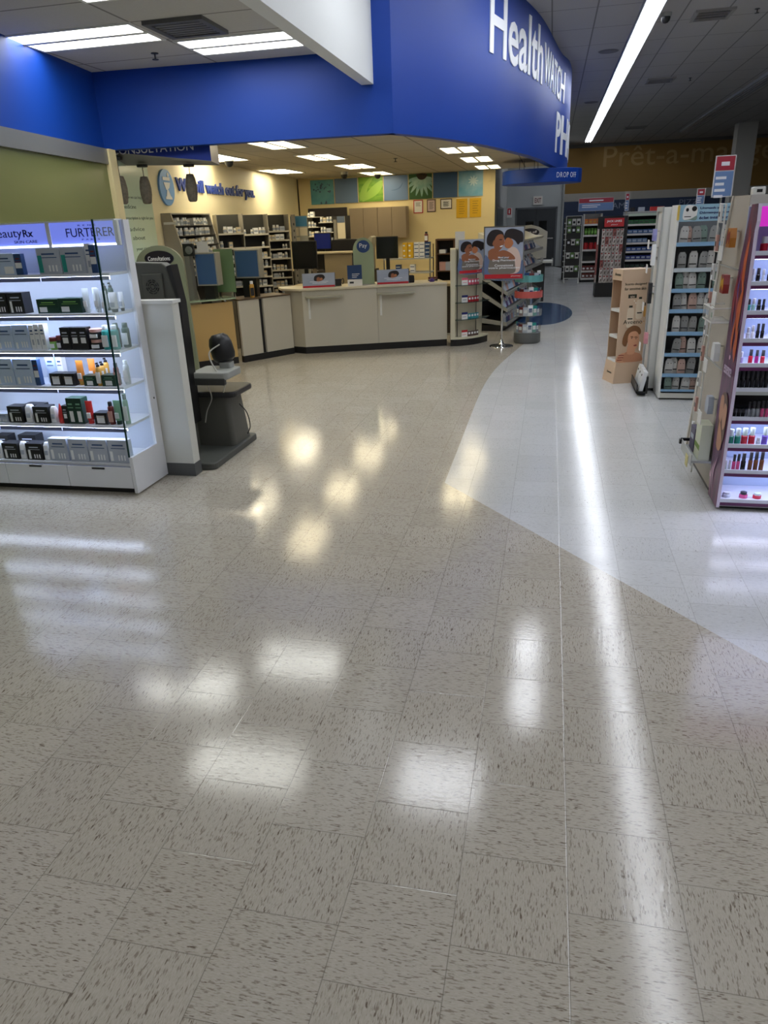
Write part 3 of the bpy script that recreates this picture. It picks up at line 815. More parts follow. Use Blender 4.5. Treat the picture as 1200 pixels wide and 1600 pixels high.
DESC = dict(kit='pale blue skin care kit carton', kitp='silver grey kit carton with teal stripe', kitk='black kit carton with white vials', slimb='slim navy carton with white band', slimw='slim white carton',
  tray='dark green boxed set', tubew='narrow silvery white tube', tubeW='wide white tube with black cap', pumpk='black topped green pump bottle', boxb='pale blue boxed kit', jarg='lime green jar', jark='black jar with wine lid',
  jarp='black jar with rose lid', boxk='tall black carton with white label', boxd='dark green carton', bott='teal shampoo bottle', bottd='dark green shampoo bottle', boxl='low black carton with big white label',
  tubeo='orange hair tube', pumpg='gold pump bottle with black top', botr='wine red bottle with black cap', botc='clear white spray bottle', boxs='silver grey boxed kit', bagw='crumpled white pouch', cone='red cone shaped bottle',
  tuber='red hair tube', tubeg='green hair tube with dark cap', botg='green shampoo bottle with dark cap')
ROWS = [
 ('top shelf', 0, [('kit',-3.680,4.530,0.193,0.141),('slimb',-3.554,4.530,0.055,0.136),('kitp',-3.312,4.530,0.175,0.167),('kitp',-3.130,4.530,0.165,0.170),('slimw',-3.022,4.550,0.040,0.186),('slimb',-2.975,4.530,0.046,0.176)]),
 ('second shelf', 1, [('kitk',-3.769,4.520,0.128,0.143),('kitk',-3.635,4.520,0.124,0.142),('tray',-3.385,4.520,0.167,0.094),('tray',-3.210,4.520,0.175,0.098),('tubew',-3.092,4.520,0.055,0.160),('tubew',-3.047,4.572,0.044,0.160),('tubew',-3.003,4.520,0.046,0.159),('tubew',-2.955,4.520,0.050,0.142),('pumpk',-3.012,4.640,0.040,0.183),('pumpk',-2.968,4.640,0.040,0.187),('tubeW',-2.895,4.530,0.066,0.130),('tubeW',-2.875,4.605,0.040,0.126)]),
 ('third shelf', 2, [('boxb',-3.773,4.500,0.138,0.170),('boxb',-3.635,4.500,0.130,0.173),('slimw',-3.545,4.500,0.036,0.172),('slimw',-3.504,4.500,0.038,0.177),('slimw',-3.460,4.500,0.038,0.176),('jarg',-3.402,4.500,0.055,0.084),('jark',-3.346,4.500,0.046,0.097),('boxk',-3.283,4.500,0.070,0.153),('boxk',-3.208,4.500,0.064,0.153),('boxk',-3.143,4.500,0.055,0.152),('jarp',-3.061,4.500,0.094,0.070),('jarp',-3.061,4.500,0.094,0.069),('bott',-2.978,4.500,0.060,0.164),('bott',-2.914,4.505,0.062,0.164),('bottd',-2.95,4.585,0.058,0.167),('bottd',-2.886,4.60,0.060,0.172)]),
 ('fourth shelf', 3, [('boxb',-3.817,4.470,0.158,0.190),('boxb',-3.653,4.470,0.155,0.189),('slimb',-3.551,4.470,0.040,0.183),('boxb',-3.49,4.555,0.069,0.202),('slimw',-3.43,4.575,0.046,0.198),('boxl',-3.403,4.470,0.094,0.087),('boxl',-3.302,4.470,0.098,0.087),('tubeo',-3.225,4.490,0.062,0.172),('tubeo',-3.180,4.565,0.060,0.173),('boxd',-3.134,4.470,0.095,0.073),('pumpg',-3.062,4.470,0.042,0.162),('pumpg',-3.062,4.520,0.042,0.163),('pumpg',-3.062,4.570,0.042,0.179),('boxd',-2.985,4.470,0.104,0.077),('botr',-2.936,4.490,0.042,0.157),('botc',-2.884,4.53,0.046,0.169)]),
 ('fifth shelf', 4, [('boxs',-3.883,4.430,0.082,0.063),('kitk',-3.770,4.430,0.125,0.120),('bagw',-3.665,4.430,0.070,0.129),('kitk',-3.556,4.430,0.118,0.119),('bagw',-3.462,4.430,0.056,0.119),('cone',-3.404,4.430,0.050,0.142),('boxk',-3.356,4.430,0.040,0.132),('boxd',-3.302,4.430,0.060,0.187),('boxd',-3.240,4.430,0.055,0.192),('tuber',-3.169,4.430,0.062,0.164),('boxl',-3.075,4.430,0.100,0.084),('botr',-2.995,4.430,0.046,0.162),('tubeg',-2.945,4.430,0.062,0.171),('botg',-2.885,4.450,0.066,0.216),('kitk',-3.731,4.57,0.154,0.10)]),
 ('bottom shelf', 5, [('bagw',-3.966,4.400,0.060,0.130),('kitk',-3.862,4.400,0.130,0.120),('bagw',-3.762,4.400,0.060,0.130),('kitk',-3.658,4.400,0.135,0.124),('bagw',-3.560,4.400,0.055,0.133),('boxs',-3.450,4.400,0.150,0.167),('boxs',-3.285,4.400,0.148,0.166),('boxs',-3.125,4.400,0.150,0.165),('boxs',-2.962,4.400,0.156,0.168),('kitk',-4.06,4.560,0.115,0.13),('kitk',-3.83,4.560,0.15,0.14)]),
]
_pc = {}
for rn, si, items in ROWS:
    seen = {}
    cnt = {}
    for it in items: cnt[it[0]] = cnt.get(it[0], 0)+1
    stackz = {}
    for kd, x, y, w, h in items:
        key = (kd, round(w, 2), round(h, 2))
        if key not in _pc:
            _pc[key] = Proto(KIND[kd][0], KIND[kd][2](w, h))
        i = seen.get(kd, 0); seen[kd] = i+1
        z = SZ[si]+.0006
        lb = DESC[kd] + (', %s from left' % ORD[i] if cnt[kd] > 1 else '') + ', ' + rn + ' of lit display'
        if kd == 'jarp':
            lb = DESC[kd] + (', lower of two stacked' if i == 0 else ', upper of two stacked') + ' on the lit display'
            if i == 1: z += .0705
        if kd == 'kitk' and y > 4.53:
            lb = 'black kit carton, lying behind as %s black one, %s of lit display' % (ORD[i], rn)
        _pc[key].put(lb, KIND[kd][1], (x, y, z), 0, 'products on the %s of the lit display' % rn)

# ------------------------------------------------------------------ blood pressure kiosk
ks = thing('blood_pressure_kiosk', 'grey blood pressure kiosk with black seat behind the low white wall', 'health kiosk', (-2.8, 5.4, 0))
kg = M('kiosk_grey', (80, 80, 74), .5); kd = M('kiosk_dark', (44, 45, 44), .5); kl = M('kiosk_light', (150, 152, 148), .5)
MB().rbx(-3.1, -2.50, 4.945, 5.86, 0, .055, .05).build('base_plate', M('kiosk_base', (78, 80, 76), .55), ks, bev=.01)
MB().prism([(-3.12, .05), (-2.80, .05), (-2.80, .62), (-2.785, 1.30), (-2.83, 1.52), (-2.87, 1.545), (-3.12, 1.555)], 5.23, 5.34, 'y').build('housing', kg, ks, bev=.012)
MB().prism([(-2.799, .30), (-2.765, .30), (-2.76, .62), (-2.755, 1.25), (-2.79, 1.53), (-2.828, 1.52), (-2.784, 1.30), (-2.799, .64)], 5.225, 5.335, 'y').build('screen_fascia', black, ks)
gr = MB().bx(-3.04, -2.87, 5.208, 5.22, 1.20, 1.47).build('speaker_panel', kg, ks, bev=.006)
gm = MB()
for r in (.018, .034, .05):
    for k in range(8):
        a0 = 2*PI*k/8+.1; a1 = a0+2*PI/8-.25
        gm.tube([(-2.955+r*math.cos(a0+(a1-a0)*j/3), 5.206, 1.375+r*math.sin(a0+(a1-a0)*j/3)) for j in range(4)], .0045, 5)
gm.build('speaker_grille', black, gr)
MB().rbx(-2.98, -2.46, 5.36, 5.78, .48, .53, .06).build('seat', M('black_seat_pad', (30, 30, 32), .45), ks, bev=.015)
MB().taper(rrect(-2.90, -2.53, 5.42, 5.78, .04), .055, rrect(-2.84, -2.56, 5.44, 5.74, .04), .48).build('pedestal', kg, ks, smooth=True)
MB().bx(-2.735, -2.655, 5.437, 5.444, .30, .36).build('rating_plate', kl, ks)
MB().rbx(-2.80, -2.48, 5.30, 5.62, .64, .70, .04).build('arm_rest', kl, ks, bev=.01)
MB().bx(-2.79, -2.50, 5.29, 5.34, .60, .655).build('arm_support', kd, ks, bev=.008)
cf = MB().lathe([(.06, 0), (.088, .02), (.098, .06), (.096, .15), (.08, .20), (.05, .225)], n=20, X=Matrix.Translation((-2.595, 5.57, .745)) @ Matrix.Rotation(math.radians(-12), 4, 'Y'))
cf.build('pressure_cuff', black, ks, smooth=True)
MB().rbx(-2.63, -2.53, 5.50, 5.60, .70, .745, .02).build('cuff_stand', kl, ks)
cm = M('grey_cable', (176, 174, 166), .6)
MB().tube(spline([(-2.58, 5.46, .90), (-2.66, 5.42, .84), (-2.62, 5.38, .74), (-2.53, 5.36, .62), (-2.55, 5.36, .53)], 8), .006, 6).build('cable', cm, ks)
MB().tube(spline([(-2.66, 5.32, .60), (-2.66, 5.36, .48), (-2.74, 5.41, .36), (-2.77, 5.41, .26)], 8), .005, 6).build('cable', cm, ks)
MB().tube(spline([(-2.53, 5.6, .38), (-2.48, 5.62, .30), (-2.47, 5.64, .18), (-2.51, 5.66, .10)], 8), .005, 6).build('cable', black, ks)
# ------------------------------------------------------------------ consultation corner
tan = M('tan_desk_panel', (192, 158, 98), .5)
grnp = M('consult_panel_green_grey', (128, 134, 112), .5)
t = thing('consultation_sign', 'arched grey green panel with black oval reading Consultations behind the kiosk', 'sign panel', (-4.45, 8.1, 0))
MB().prism([(-4.80, 0), (-4.13, 0), (-4.16, 1.40)] + [(p[0], p[1]) for p in ellipse(-4.46, 1.40, .30, .215, 14, .05, PI-.05)] + [(-4.76, 1.40)], 8.09, 8.12, 'y').build('panel', grnp, t)
MB().prism(ellipse(-4.45, 1.475, .185, .085, 28), 8.08, 8.09, 'y').build('oval_plate', M('oval_navy', (16, 16, 34), .35), t)
lettering('lettering', 'Consultations', t, (-4.59, 8.08, 1.450), (1,0,0), .28, .048, letterwhite)

desk = thing('consultation_desk', 'tan fronted consultation desk with a greenish glass top', 'desk', (-4.45, 9.3, 0))
da, db = Vector((-4.76, 8.93, 0)), Vector((-4.12, 9.545, 0)); dd = (db-da).normalized(); dn = Vector((-dd.y, dd.x, 0))
def dq(s, o): p = da + dd*s + dn*o; return (p.x, p.y)
DL = (db-da).length; DX = .80
MB().prism([dq(.03, .04), dq(DX-.02, .04), dq(DX-.02, .07), dq(.03, .07)], .0, .84).build('front_panel', tan, desk)
MB().prism([dq(DX-.05, .07), dq(DX-.02, .07), dq(DX-.02, .38), dq(DX-.05, .38)], 0, .84).build('side_panel', tan, desk)
MB().prism([dq(.03, .035), dq(DX-.02, .035), dq(DX-.02, .04), dq(.03, .04)], .0, .09).build('kick_plate', vinyl, desk)
MB().prism([dq(0, .22), dq(0, .0), dq(.25, -.03), dq(.6, -.03), dq(DX+.02, .0), dq(DX+.02, .42), dq(.66, .38), dq(.46, .14)], .875, .893).build('glass_top', M('green_desk_glass', (160, 178, 150), .12), desk)
mbl = MB()
for s, o in ((.1, .1), (DX-.1, .1), (.1, .17), (DX-.1, .36)):
    x, y = dq(s, o); mbl.lathe([(.02, .84), (.02, .875)], x, y, 10)
mbl.build('stand_off', steel, desk)
gd = thing('glass_divider', 'upright green tinted glass divider standing on the consultation desk', 'divider', (-4.33, 9.62, .893))
MB().bx(-4.475, -4.195, 9.60, 9.612, .955, 1.515).build('glass_panel', M('divider_green_glass', (112, 138, 100), .15), gd)
MB().bx(-4.44, -4.41, 9.585, 9.63, .893, .96).bx(-4.26, -4.23, 9.585, 9.63, .893, .96).build('clamp', steel, gd)
blueg = M('blue_screen_panel', (58, 92, 136), .5); bez = M('grey_screen_frame', (150, 148, 138), .5)
for (x0, x1, y, z0, z1, lb) in ((-4.60, -4.335, 9.32, 1.085, 1.465, 'blue fronted privacy screen in a grey frame to the left of the green glass divider'),
                                (-4.27, -3.945, 9.86, 1.135, 1.475, 'blue fronted privacy screen in a grey frame behind the green glass divider')):
    zb = .8935 if y < 9.5 else .862
    s = thing('privacy_screen', lb, 'screen', ((x0+x1)/2, y, zb), group='blue privacy screens')
    MB().bx(x0-.02, x1+.02, y, y+.16, z0-.02, z1+.02).build('shell', bez, s, bev=.006)
    MB().bx(x0, x1, y-.004, y, z0, z1).build('blue_panel', blueg, s)
    MB().bx(x0+.06, x1-.06, y+.03, y+.13, zb, z0-.02).build('stand', black, s)
t = thing('desk_phone', 'black wall phone unit left of the blue privacy screen', 'phone', (-4.65, 9.25, .8935))
MB().bx(-4.71, -4.56, 9.20, 9.25, 1.45, 1.605).build('phone_body', black, t, bev=.008)
MB().lathe([(.045, 0), (.05, .02), (.03, .03)], n=16, X=Matrix.Translation((-4.615, 9.20, 1.525)) @ Matrix.Rotation(PI/2, 4, 'X')).build('dial', midgrey, t)
MB().bx(-4.70, -4.625, 9.20, 9.30, .8935, 1.45).build('grey_housing', M('grey_pc', (110, 108, 100), .5), t)
t = MB().bx(-4.60, -4.44, 9.40, 9.404, 1.486, 1.62, 0).build('paper_notice', paper, None, loc=(-4.52, 9.40, 1.486))
props(t, 'sheet of paper propped above the blue privacy screen beside the phone', 'paper')
# ------------------------------------------------------------------ low side counter with the gap
ca, cb = Vector((-4.19, 9.49, 0)), Vector((-3.665, 10.285, 0)); cd = (cb-ca).normalized(); cn = Vector((-cd.y, cd.x, 0))
def cq(s, o): p = ca + cd*s + cn*o; return (p.x, p.y)
CL = (cb-ca).length
sc_ = thing('side_counter', 'low counter with two pale panels and a dark gap beside the tan desk', 'counter', (-3.93, 9.9, 0))
lamp_ = M('counter_laminate', (196, 190, 174), .4)
MB().prism([cq(.06, .0), cq(.40, .0), cq(.40, .04), cq(.06, .04)], .09, .84).build('front_panel', lamp_, sc_)
MB().prism([cq(.47, .0), cq(CL, .0), cq(CL, .04), cq(.47, .04)], .09, .84).build('front_panel', lamp_, sc_)
MB().prism([cq(.06, .04), cq(CL, .04), cq(CL, .06), cq(.06, .06)], .0, .84).build('backing', black, sc_)
MB().prism([cq(.06, -.003), cq(CL, -.003), cq(CL, .028), cq(.06, .028)], .0, .09).build('kick_plate', vinyl, sc_)
MB().prism([cq(.06, -.01), cq(CL, -.01), cq(CL, .42), tuple((ca+cd*.06+dn*.40).to_2d())], .84, .862).build('counter_top', M('counter_top_brown', (92, 76, 60), .4), sc_)
P_ = Proto('spray_bottle', bottle(.07, .22, PM['gold'], PM['whitep'], PM['black']))
P_.put('bottle with yellow label on the side counter by the green glass divider', 'bottle', (-4.02, 9.75, .8625), .5)
t = MB().bx(-.10, .10, -.08, .08, 0, .16).build('cardboard_box', M('brown_card', (118, 92, 68), .7), None, loc=(-3.92, 9.98, .8625), rz=.9)
props(t, 'brown cardboard box on the side counter under the blue screen', 'box')

# ------------------------------------------------------------------ main dispensary counter
ma, mb2 = Vector((-3.467, 10.246, 0)), Vector((-1.415, 10.988, 0)); md_ = (mb2-ma).normalized(); mn = Vector((-md_.y, md_.x, 0))
def mq(s, o): p = ma + md_*s + mn*o; return (p.x, p.y)
ML = (mb2-ma).length-.05
RZC = math.atan2(md_.y, md_.x)
ctr = thing('dispensary_counter', 'long pale dispensary counter with black base and two small front shelves', 'counter', (-2.45, 10.6, 0))
MB().prism([mq(0, 0), mq(1.09, 0), mq(1.09, .03), mq(0, .03)], .10, .895).build('front_panel', lamp_, ctr)
MB().prism([mq(1.094, 0), mq(ML, 0), mq(ML, .03), mq(1.094, .03)], .10, .895).build('front_panel', lamp_, ctr)
MB().prism([mq(-.0, .0), mq(-.0, .03), mq(-.245, .235), mq(-.24, .20)], .10, .895).build('side_panel', M('counter_side', (176, 168, 150), .45), ctr)
MB().prism([mq(0, .015), mq(ML, .015), mq(ML, .5), mq(-.22, .5), mq(-.23, .22)], .0, .10).build('kick_plate', vinyl, ctr)
MB().prism([mq(.02, .03), mq(ML-.01, .03), mq(ML-.01, .5), mq(-.2, .5), mq(-.2, .23)], .10, .895).build('carcass', M('counter_inside', (150, 140, 120), .6), ctr)
MB().prism([mq(-.03, -.03), mq(ML, -.03), mq(ML, .56), mq(-.34, .56), mq(-.30, .21)], .895, .93).build('counter_top', M('counter_top_beige', (206, 196, 172), .35), ctr, bev=.008)
for s0, s1 in ((.03, .60), (1.08, 1.66)):
    sh_ = MB().prism([mq(s0, -.002), mq(s0+.03, -.09), mq(s0+.12, -.13), mq((s0+s1)/2, -.15), mq(s1-.12, -.12), mq(s1-.03, -.08), mq(s1, -.002)], .795, .82).build('purse_shelf', M('purse_shelf_grey', (168, 166, 152), .4), ctr, bev=.005)
    x, y = mq(s0+.06, -.008); x2, y2 = mq(s0+.06, -.10)
    MB().prism([mq(s0+.045, -.001), mq(s0+.045, -.012), mq(s0+.075, -.012), mq(s0+.075, -.001)], .50, .79).build('bracket', white, sh_)
    MB().tube([(x, y, .62), (x2, y2, .79)], .007, 6).build('brace', white, sh_)
tp = .9305
def on_counter(s, o): return mq(s, o)

hair = M('print_dark_hair', (30, 22, 24), .45); skin1 = M('print_brown_skin', (150, 92, 62), .45); skin2 = M('print_light_brown_skin', (178, 112, 72), .45)
skyp = noise_mat('print_pale_blue', (150, 160, 182), (170, 178, 196), 3, .4); greyshirt = M('print_grey_shirt', (120, 112, 104), .45); pinkshirt = M('print_pale_shirt', (214, 190, 178), .45); slatep = M('print_slate_blue', (96, 114, 150), .4)
POSTM = [skyp, slatep, hair, skin1, skin2, greyshirt, pinkshirt, red, letterwhite]
def poster_shapes():
    return [(RECT, 0), (blob([(0,0),(1,0),(1,.35),(.9,.30),(.5,.2),(.1,.42),(0,.45)], 3), 1),
            (blob([(.16,.10),(.84,.10),(.95,.30),(.92,.46),(.84,.58),(.70,.62),(.58,.55),(.52,.46),(.3,.5),(.2,.36)]), 6),
            (blob([(.14,.10),(.76,.10),(.80,.28),(.74,.44),(.58,.50),(.42,.52),(.30,.50),(.13,.56),(.08,.52),(.12,.36)]), 5),
            (blob([(.10,.40),(.12,.56),(.26,.60),(.34,.54),(.50,.56),(.68,.50),(.80,.40),(.72,.34),(.5,.44),(.3,.36)]), 3),
            (blob([(.05,.70),(.06,.84),(.16,.94),(.32,.96),(.46,.91),(.50,.80),(.44,.70),(.30,.66),(.16,.64)]), 2),
            (blob([(.54,.72),(.50,.84),(.56,.94),(.70,.97),(.86,.94),(.98,.88),(.99,.72),(.92,.70),(.86,.66),(.78,.74),(.66,.78)]), 2),
            (blob([(.24,.64),(.26,.78),(.34,.86),(.46,.86),(.50,.76),(.51,.70),(.46,.62),(.36,.54),(.28,.54)]), 3),
            (blob([(.20,.70),(.24,.76),(.27,.72),(.25,.66),(.21,.66)]), 3),
            (blob([(.51,.66),(.53,.76),(.60,.80),(.70,.76),(.74,.68),(.66,.60),(.56,.60)]), 4),
            (blob([(.39,.635),(.46,.655),(.47,.64),(.42,.62)], 3), 8),
            (blob([(.36,.765),(.42,.775),(.45,.765),(.42,.755)], 3), 2), (R(0, 1, 0, .085), 7)]
def ad_display(label, s, w, h):
    x, y = on_counter(s, .02)
    t = thing('counter_ad_stand', label, 'ad stand', (x, y, tp), RZC, 'family ad stands on the counter')
    MB().bx(0, w, 0, .012, .0, h).build('board', M('ad_board_grey', (150, 156, 168), .35), t, world=False)
    MB().bx(0, w, -.02, .12, 0, .004).build('foot', M('clear_acrylic', (214, 220, 220), .1), t, world=False)
    MB().bx(w-.006, w+.004, .0, .10, .004, h).build('side_fin', dark, t, world=False)
    art('picture', t, (0.004, 0, .004), (1,0,0), w-.012, h-.008, [(RECT, 0), (R(0, 1, 0, .14), 7), (blob([(.36,.50),(.38,.80),(.50,.92),(.64,.90),(.70,.70),(.62,.50),(.5,.44)]), 2),
        (blob([(.44,.45),(.45,.70),(.53,.72),(.55,.5),(.5,.38)]), 3), (blob([(.54,.50),(.56,.68),(.62,.66),(.62,.52)]), 4), (R(.22, .8, .40, .43), 8), (R(.3, .74, .30, .33), 8)], POSTM, world=False)
    return t
ad_display('family advert stand at the left end of the dispensary counter', .02, .47, .20)
ad_display('family advert stand beside the arched Pay panel on the dispensary counter', 1.10, .47, .205)
t = thing('pay_sign', 'arched pale green Pay panel with a blue disc on the dispensary counter', 'sign panel', (*on_counter(.93, .14), tp), RZC)
MB().prism([(-.15, 0), (.15, 0), (.15, .48)] + ellipse(0, .48, .15, .17, 12, 0.05, PI-.05) + [(-.15, .48)], 0, .012, 'y').build('panel', M('pay_panel_green', (156, 170, 140), .25), t, world=False)
MB().prism(ellipse(0, .53, .095, .085, 24), -.008, 0, 'y').build('disc', M('pay_disc_blue', (36, 66, 120), .4), t, world=False)
lettering('lettering', 'Pay', t, (-.055, -.008, .497), (1,0,0), .11, .075, letterwhite, world=False)
MB().bx(-.16, .16, -.04, .06, 0, .012).build('foot', steel, t, world=False)
t = thing('card_holder', 'dark blue notice above a white card holder in front of the Pay panel', 'card holder', (*on_counter(.78, .03), tp), RZC)
MB().bx(-.105, .105, .02, .028, .09, .285).build('blue_card', M('notice_blue', (30, 60, 104), .4), t, world=False)
MB().bx(-.105, .105, .0, .05, 0, .085).build('white_holder', paper, t, world=False)
MB().bx(-.08, -.02, -.002, 0, .035, .06).build('logo_patch', ink, t, world=False)
for k in range(3):
    MB().bx(-.04, .07-.02*k, .0185, .02, .13-.022*k+.03, .136-.022*k+.03).build('printed_line', letterwhite, t, world=False)
t = thing('card_terminal', 'black payment terminal with a corded handset by the left advert stand', 'card terminal', (*on_counter(.55, .17), tp), RZC+.2)
MB().prism([(0, 0), (.12, 0), (.12, .05), (.03, .10), (0, .10)], -.045, .045, 'x').build('terminal_body', black, t, world=False, bev=.006)
MB().tube(spline([(.045, .05, .06), (.075, .03, .10), (.085, .02, .06), (.06, .0, .02)], 6), .006, 6).build('cord', black, t, world=False)
t = thing('card_terminal', 'black payment terminal behind the right hand advert stand', 'card terminal', (*on_counter(1.62, .12), tp), RZC-.2)
MB().prism([(0, 0), (.12, 0), (.12, .05), (.03, .10), (0, .10)], -.045, .045, 'x').build('terminal_body', black, t, world=False, bev=.006)
MB().bx(-.03, .03, .015, .06, .07, .105).build('screen', M('dull_screen', (70, 74, 78), .2), t, world=False)
t = MB().lathe([(.035, 0), (.04, .01), (.04, .03), (.02, .05)], n=14).build('stamp', M('purple_plastic', (74, 48, 120), .4), None, world=False, loc=(*on_counter(1.93, .12), tp)); props(t, 'small purple stamp at the right end of the dispensary counter', 'stamp')
t = thing('stapler', 'dark red and black stapler near the right end of the dispensary counter', 'stapler', (*on_counter(1.98, .3), tp), RZC)
MB().bx(-.07, .07, -.02, .02, 0, .02).build('stapler_base', black, t, world=False); MB().bx(-.07, .07, -.018, .018, .025, .055).build('stapler_arm', M('maroon', (84, 30, 34), .4), t, world=False, bev=.006)

# ------------------------------------------------------------------ work area behind the counter
def monitor(label, x, y, z, w, h, zb, screen, name='computer_monitor', rz=0):
    t = thing(name, label, 'monitor', (x, y, zb), rz)
    MB().bx(-w/2, w/2, 0, .035, z-zb, z-zb+h).build('casing', black, t, world=False, bev=.006)
    MB().bx(-w/2+.015, w/2-.015, -.002, 0, z-zb+.015, z-zb+h-.015).build('screen', screen, t, world=False)
    MB().bx(-.03, .03, .035, .06, .012, z-zb+h*.6).build('neck', black, t, world=False)
    MB().rbx(-.12, .12, -.05, .14, 0, .012, .03).build('foot', black, t, world=False)
work = thing('work_bench', 'rear work bench behind the dispensary counter', 'bench', (-3.0, 12.3, 0))
MB().bx(-4.3, -1.5, 12.0, 12.7, .78, .82).build('bench_top', M('bench_beige', (176, 160, 128), .5), work)
MB().bx(-4.28, -1.52, 12.3, 12.68, 0, .78).build('bench_carcass', M('bench_dark', (60, 52, 44), .6), work)
scr_dark = M('screen_off', (12, 14, 18), .15); scr_blue = M('screen_navy', (16, 30, 84), .2, 0, .25, (14, 34, 120))
monitor('black monitor back at the left end behind the counter', -3.72, 11.25, 1.14, .40, .41, .9305, scr_dark)
monitor('black monitor between the Pay panel and the yellow cartons', -2.60, 12.15, 1.22, .36, .34, .8205, scr_dark)
rb = thing('rear_bench', 'rear bench with dark equipment under the medicine shelves', 'bench', (-4.2, 14.2, 0))
MB().bx(-5.0, -3.3, 14.0, 14.6, .9, .94).build('bench_top', M('bench_dark', (60, 52, 44), .6), rb)
MB().bx(-4.98, -3.32, 14.05, 14.58, 0, .9).build('bench_carcass', M('bench_dark', (60, 52, 44), .6), rb)
monitor('monitor with a dark blue screen under the back medicine shelves', -4.29, 14.15, 1.33, .34, .30, .9405, scr_blue)
t = thing('label_printer', 'large black printer to the side of the blue screen', 'printer', (-3.85, 14.3, .9405))
MB().bx(-4.10, -3.60, 14.1, 14.5, .9405, 1.50).build('printer_body', M('printer_black', (20, 18, 24), .4), t, bev=.015)
MB().bx(-4.08, -3.62, 14.09, 14.10, 1.05, 1.2).build('paper_slot', dark, t)
t = thing('desk_partition', 'beige office partition with a top ledge behind the counter', 'partition', (-3.4, 12.0, 0))
MB().bx(-3.60, -3.14, 11.9, 11.95, 0, 1.33).build('panel', M('partition_beige', (150, 134, 104), .7), t, bev=.01)
MB().bx(-3.80, -3.10, 11.86, 11.99, 1.33, 1.365).build('ledge', M('ledge_beige', (206, 190, 158), .5), t, bev=.01)
MB().bx(-3.80, -3.76, 11.88, 11.97, 0, 1.33).build('post', M('partition_post', (110, 98, 78), .6), t)
ct = thing('carton_cart', 'wire cart stacked with yellow, white and blue cartons behind the counter', 'cart', (-2.35, 12.9, 0))
for z in (.45, .96, 1.19):
    MB().bx(-2.80, -1.98, 12.75, 13.15, z-.02, z).build('shelf', ltgrey, ct)
for x, y in ((-2.79, 12.76), (-1.99, 12.76), (-2.79, 13.14), (-1.99, 13.14)):
    MB().lathe([(.012, 0), (.012, 1.40)], x, y, 8).build('post', steel, ct)
bw_, by_, bb_ = Proto('medicine_carton', carton(.085, .062, .12, PM['whitep'], PM['navyb'], (.1, .9, .3, .5))), Proto('medicine_carton', carton(.085, .082, .12, M('carton_yellow', (222, 176, 40), .5), PM['whitep'], (.1, .5, .3, .6))), Proto('medicine_carton', carton(.085, .062, .12, PM['navyb'], PM['whitep'], (.1, .9, .3, .5)))
def stack(pr, nm, x, n, h, z=1.1905, y=12.78, w='second'):
    for k in range(n):
        pr.put('%s carton, %s from the bottom of the %s stack on the wire cart' % (nm, ORD[k], w), 'carton', (x, y, z+k*(h+.0006)), 0, 'cartons stacked on the wire cart')
stack(by_, 'yellow', -2.42, 3, .082, w='first yellow'); stack(by_, 'yellow', -2.325, 3, .082, w='second yellow')
stack(bw_, 'white', -2.225, 4, .062, w='first white'); stack(bw_, 'white', -2.13, 4, .062, w='second white'); stack(bb_, 'blue', -2.035, 4, .062, w='blue')
Proto('syrup_bottle', bottle(.07, .16, PM['wine'], PM['black'], PM['whitep'])).put('small dark bottle on top of the blue cartons on the wire cart', 'bottle', (-2.06, 12.80, 1.4415))
stack(bw_, 'white', -2.30, 2, .062, .9605, w='lower shelf'); stack(bb_, 'blue', -2.55, 2, .062, .9605, w='lower shelf')
t = thing('bookcase', 'dark brown bookcase against the cream wall beside the end unit', 'bookcase', (-1.78, 13.1, 0))
wd = M('bookcase_brown', (92, 66, 46), .5)
MB().bx(-1.93, -1.90, 13, 13.3, 0, 1.45).build('side_panel', wd, t); MB().bx(-1.62, -1.59, 13, 13.3, 0, 1.45).build('side_panel', wd, t)
MB().bx(-1.93, -1.59, 13, 13.3, 1.45, 1.475).build('top', wd, t); MB().bx(-1.90, -1.62, 13.28, 13.3, 0, 1.45).build('back_panel', M('bookcase_dark', (34, 26, 22), .6), t)
for z in (.3, .62, .94, 1.22):
    MB().bx(-1.90, -1.62, 13.01, 13.28, z, z+.02).build('shelf', wd, t)
for k, (z, c) in enumerate(((1.2402, 'whitep'), (.9602, 'rose'), (.9602, 'greysilver'))):
    b_ = MB().bx(-.11, .0, 0, .2, 0, .14 if k else .06).build('file_box', PM[c], None, world=False, loc=(-1.76+.11*(k == 2), 13.03, z)); props(b_, ['flat white box on the upper shelf of the brown bookcase', 'rose box on the middle shelf of the brown bookcase', 'grey box on the middle shelf of the brown bookcase'][k], 'box')

# upper wall cabinet
cab = thing('wall_cabinet', 'taupe wall cabinet with four doors on the cream back wall', 'cabinet', (-3.74, 16.8, 1.45))
cabm = M('cabinet_taupe', (150, 134, 112), .5)
MB().bx(-4.38, -3.10, 16.60, 16.915, 1.445, 2.085).build('cabinet_body', cabm, cab)
for k in range(4):
    a = -4.38+.32*k
    MB().bx(a+.004, a+.316, 16.580, 16.598, 1.452, 2.08).build('door', cabm, cab, bev=.002)
t = thing('white_appliance', 'pale scanner with a sloping lid on the rear bench', 'scanner', (-3.45, 14.3, .9405))
MB().bx(-3.56, -3.34, 14.1, 14.5, .9405, 1.32).build('scanner_body', M('scanner_grey', (150, 146, 134), .5), t, bev=.01)
MB().prism([(-3.58, 1.32), (-3.34, 1.32), (-3.30, 1.52), (-3.34, 1.54)], 14.12, 14.48, 'y').build('lid', M('scanner_lid', (170, 166, 150), .5), t)

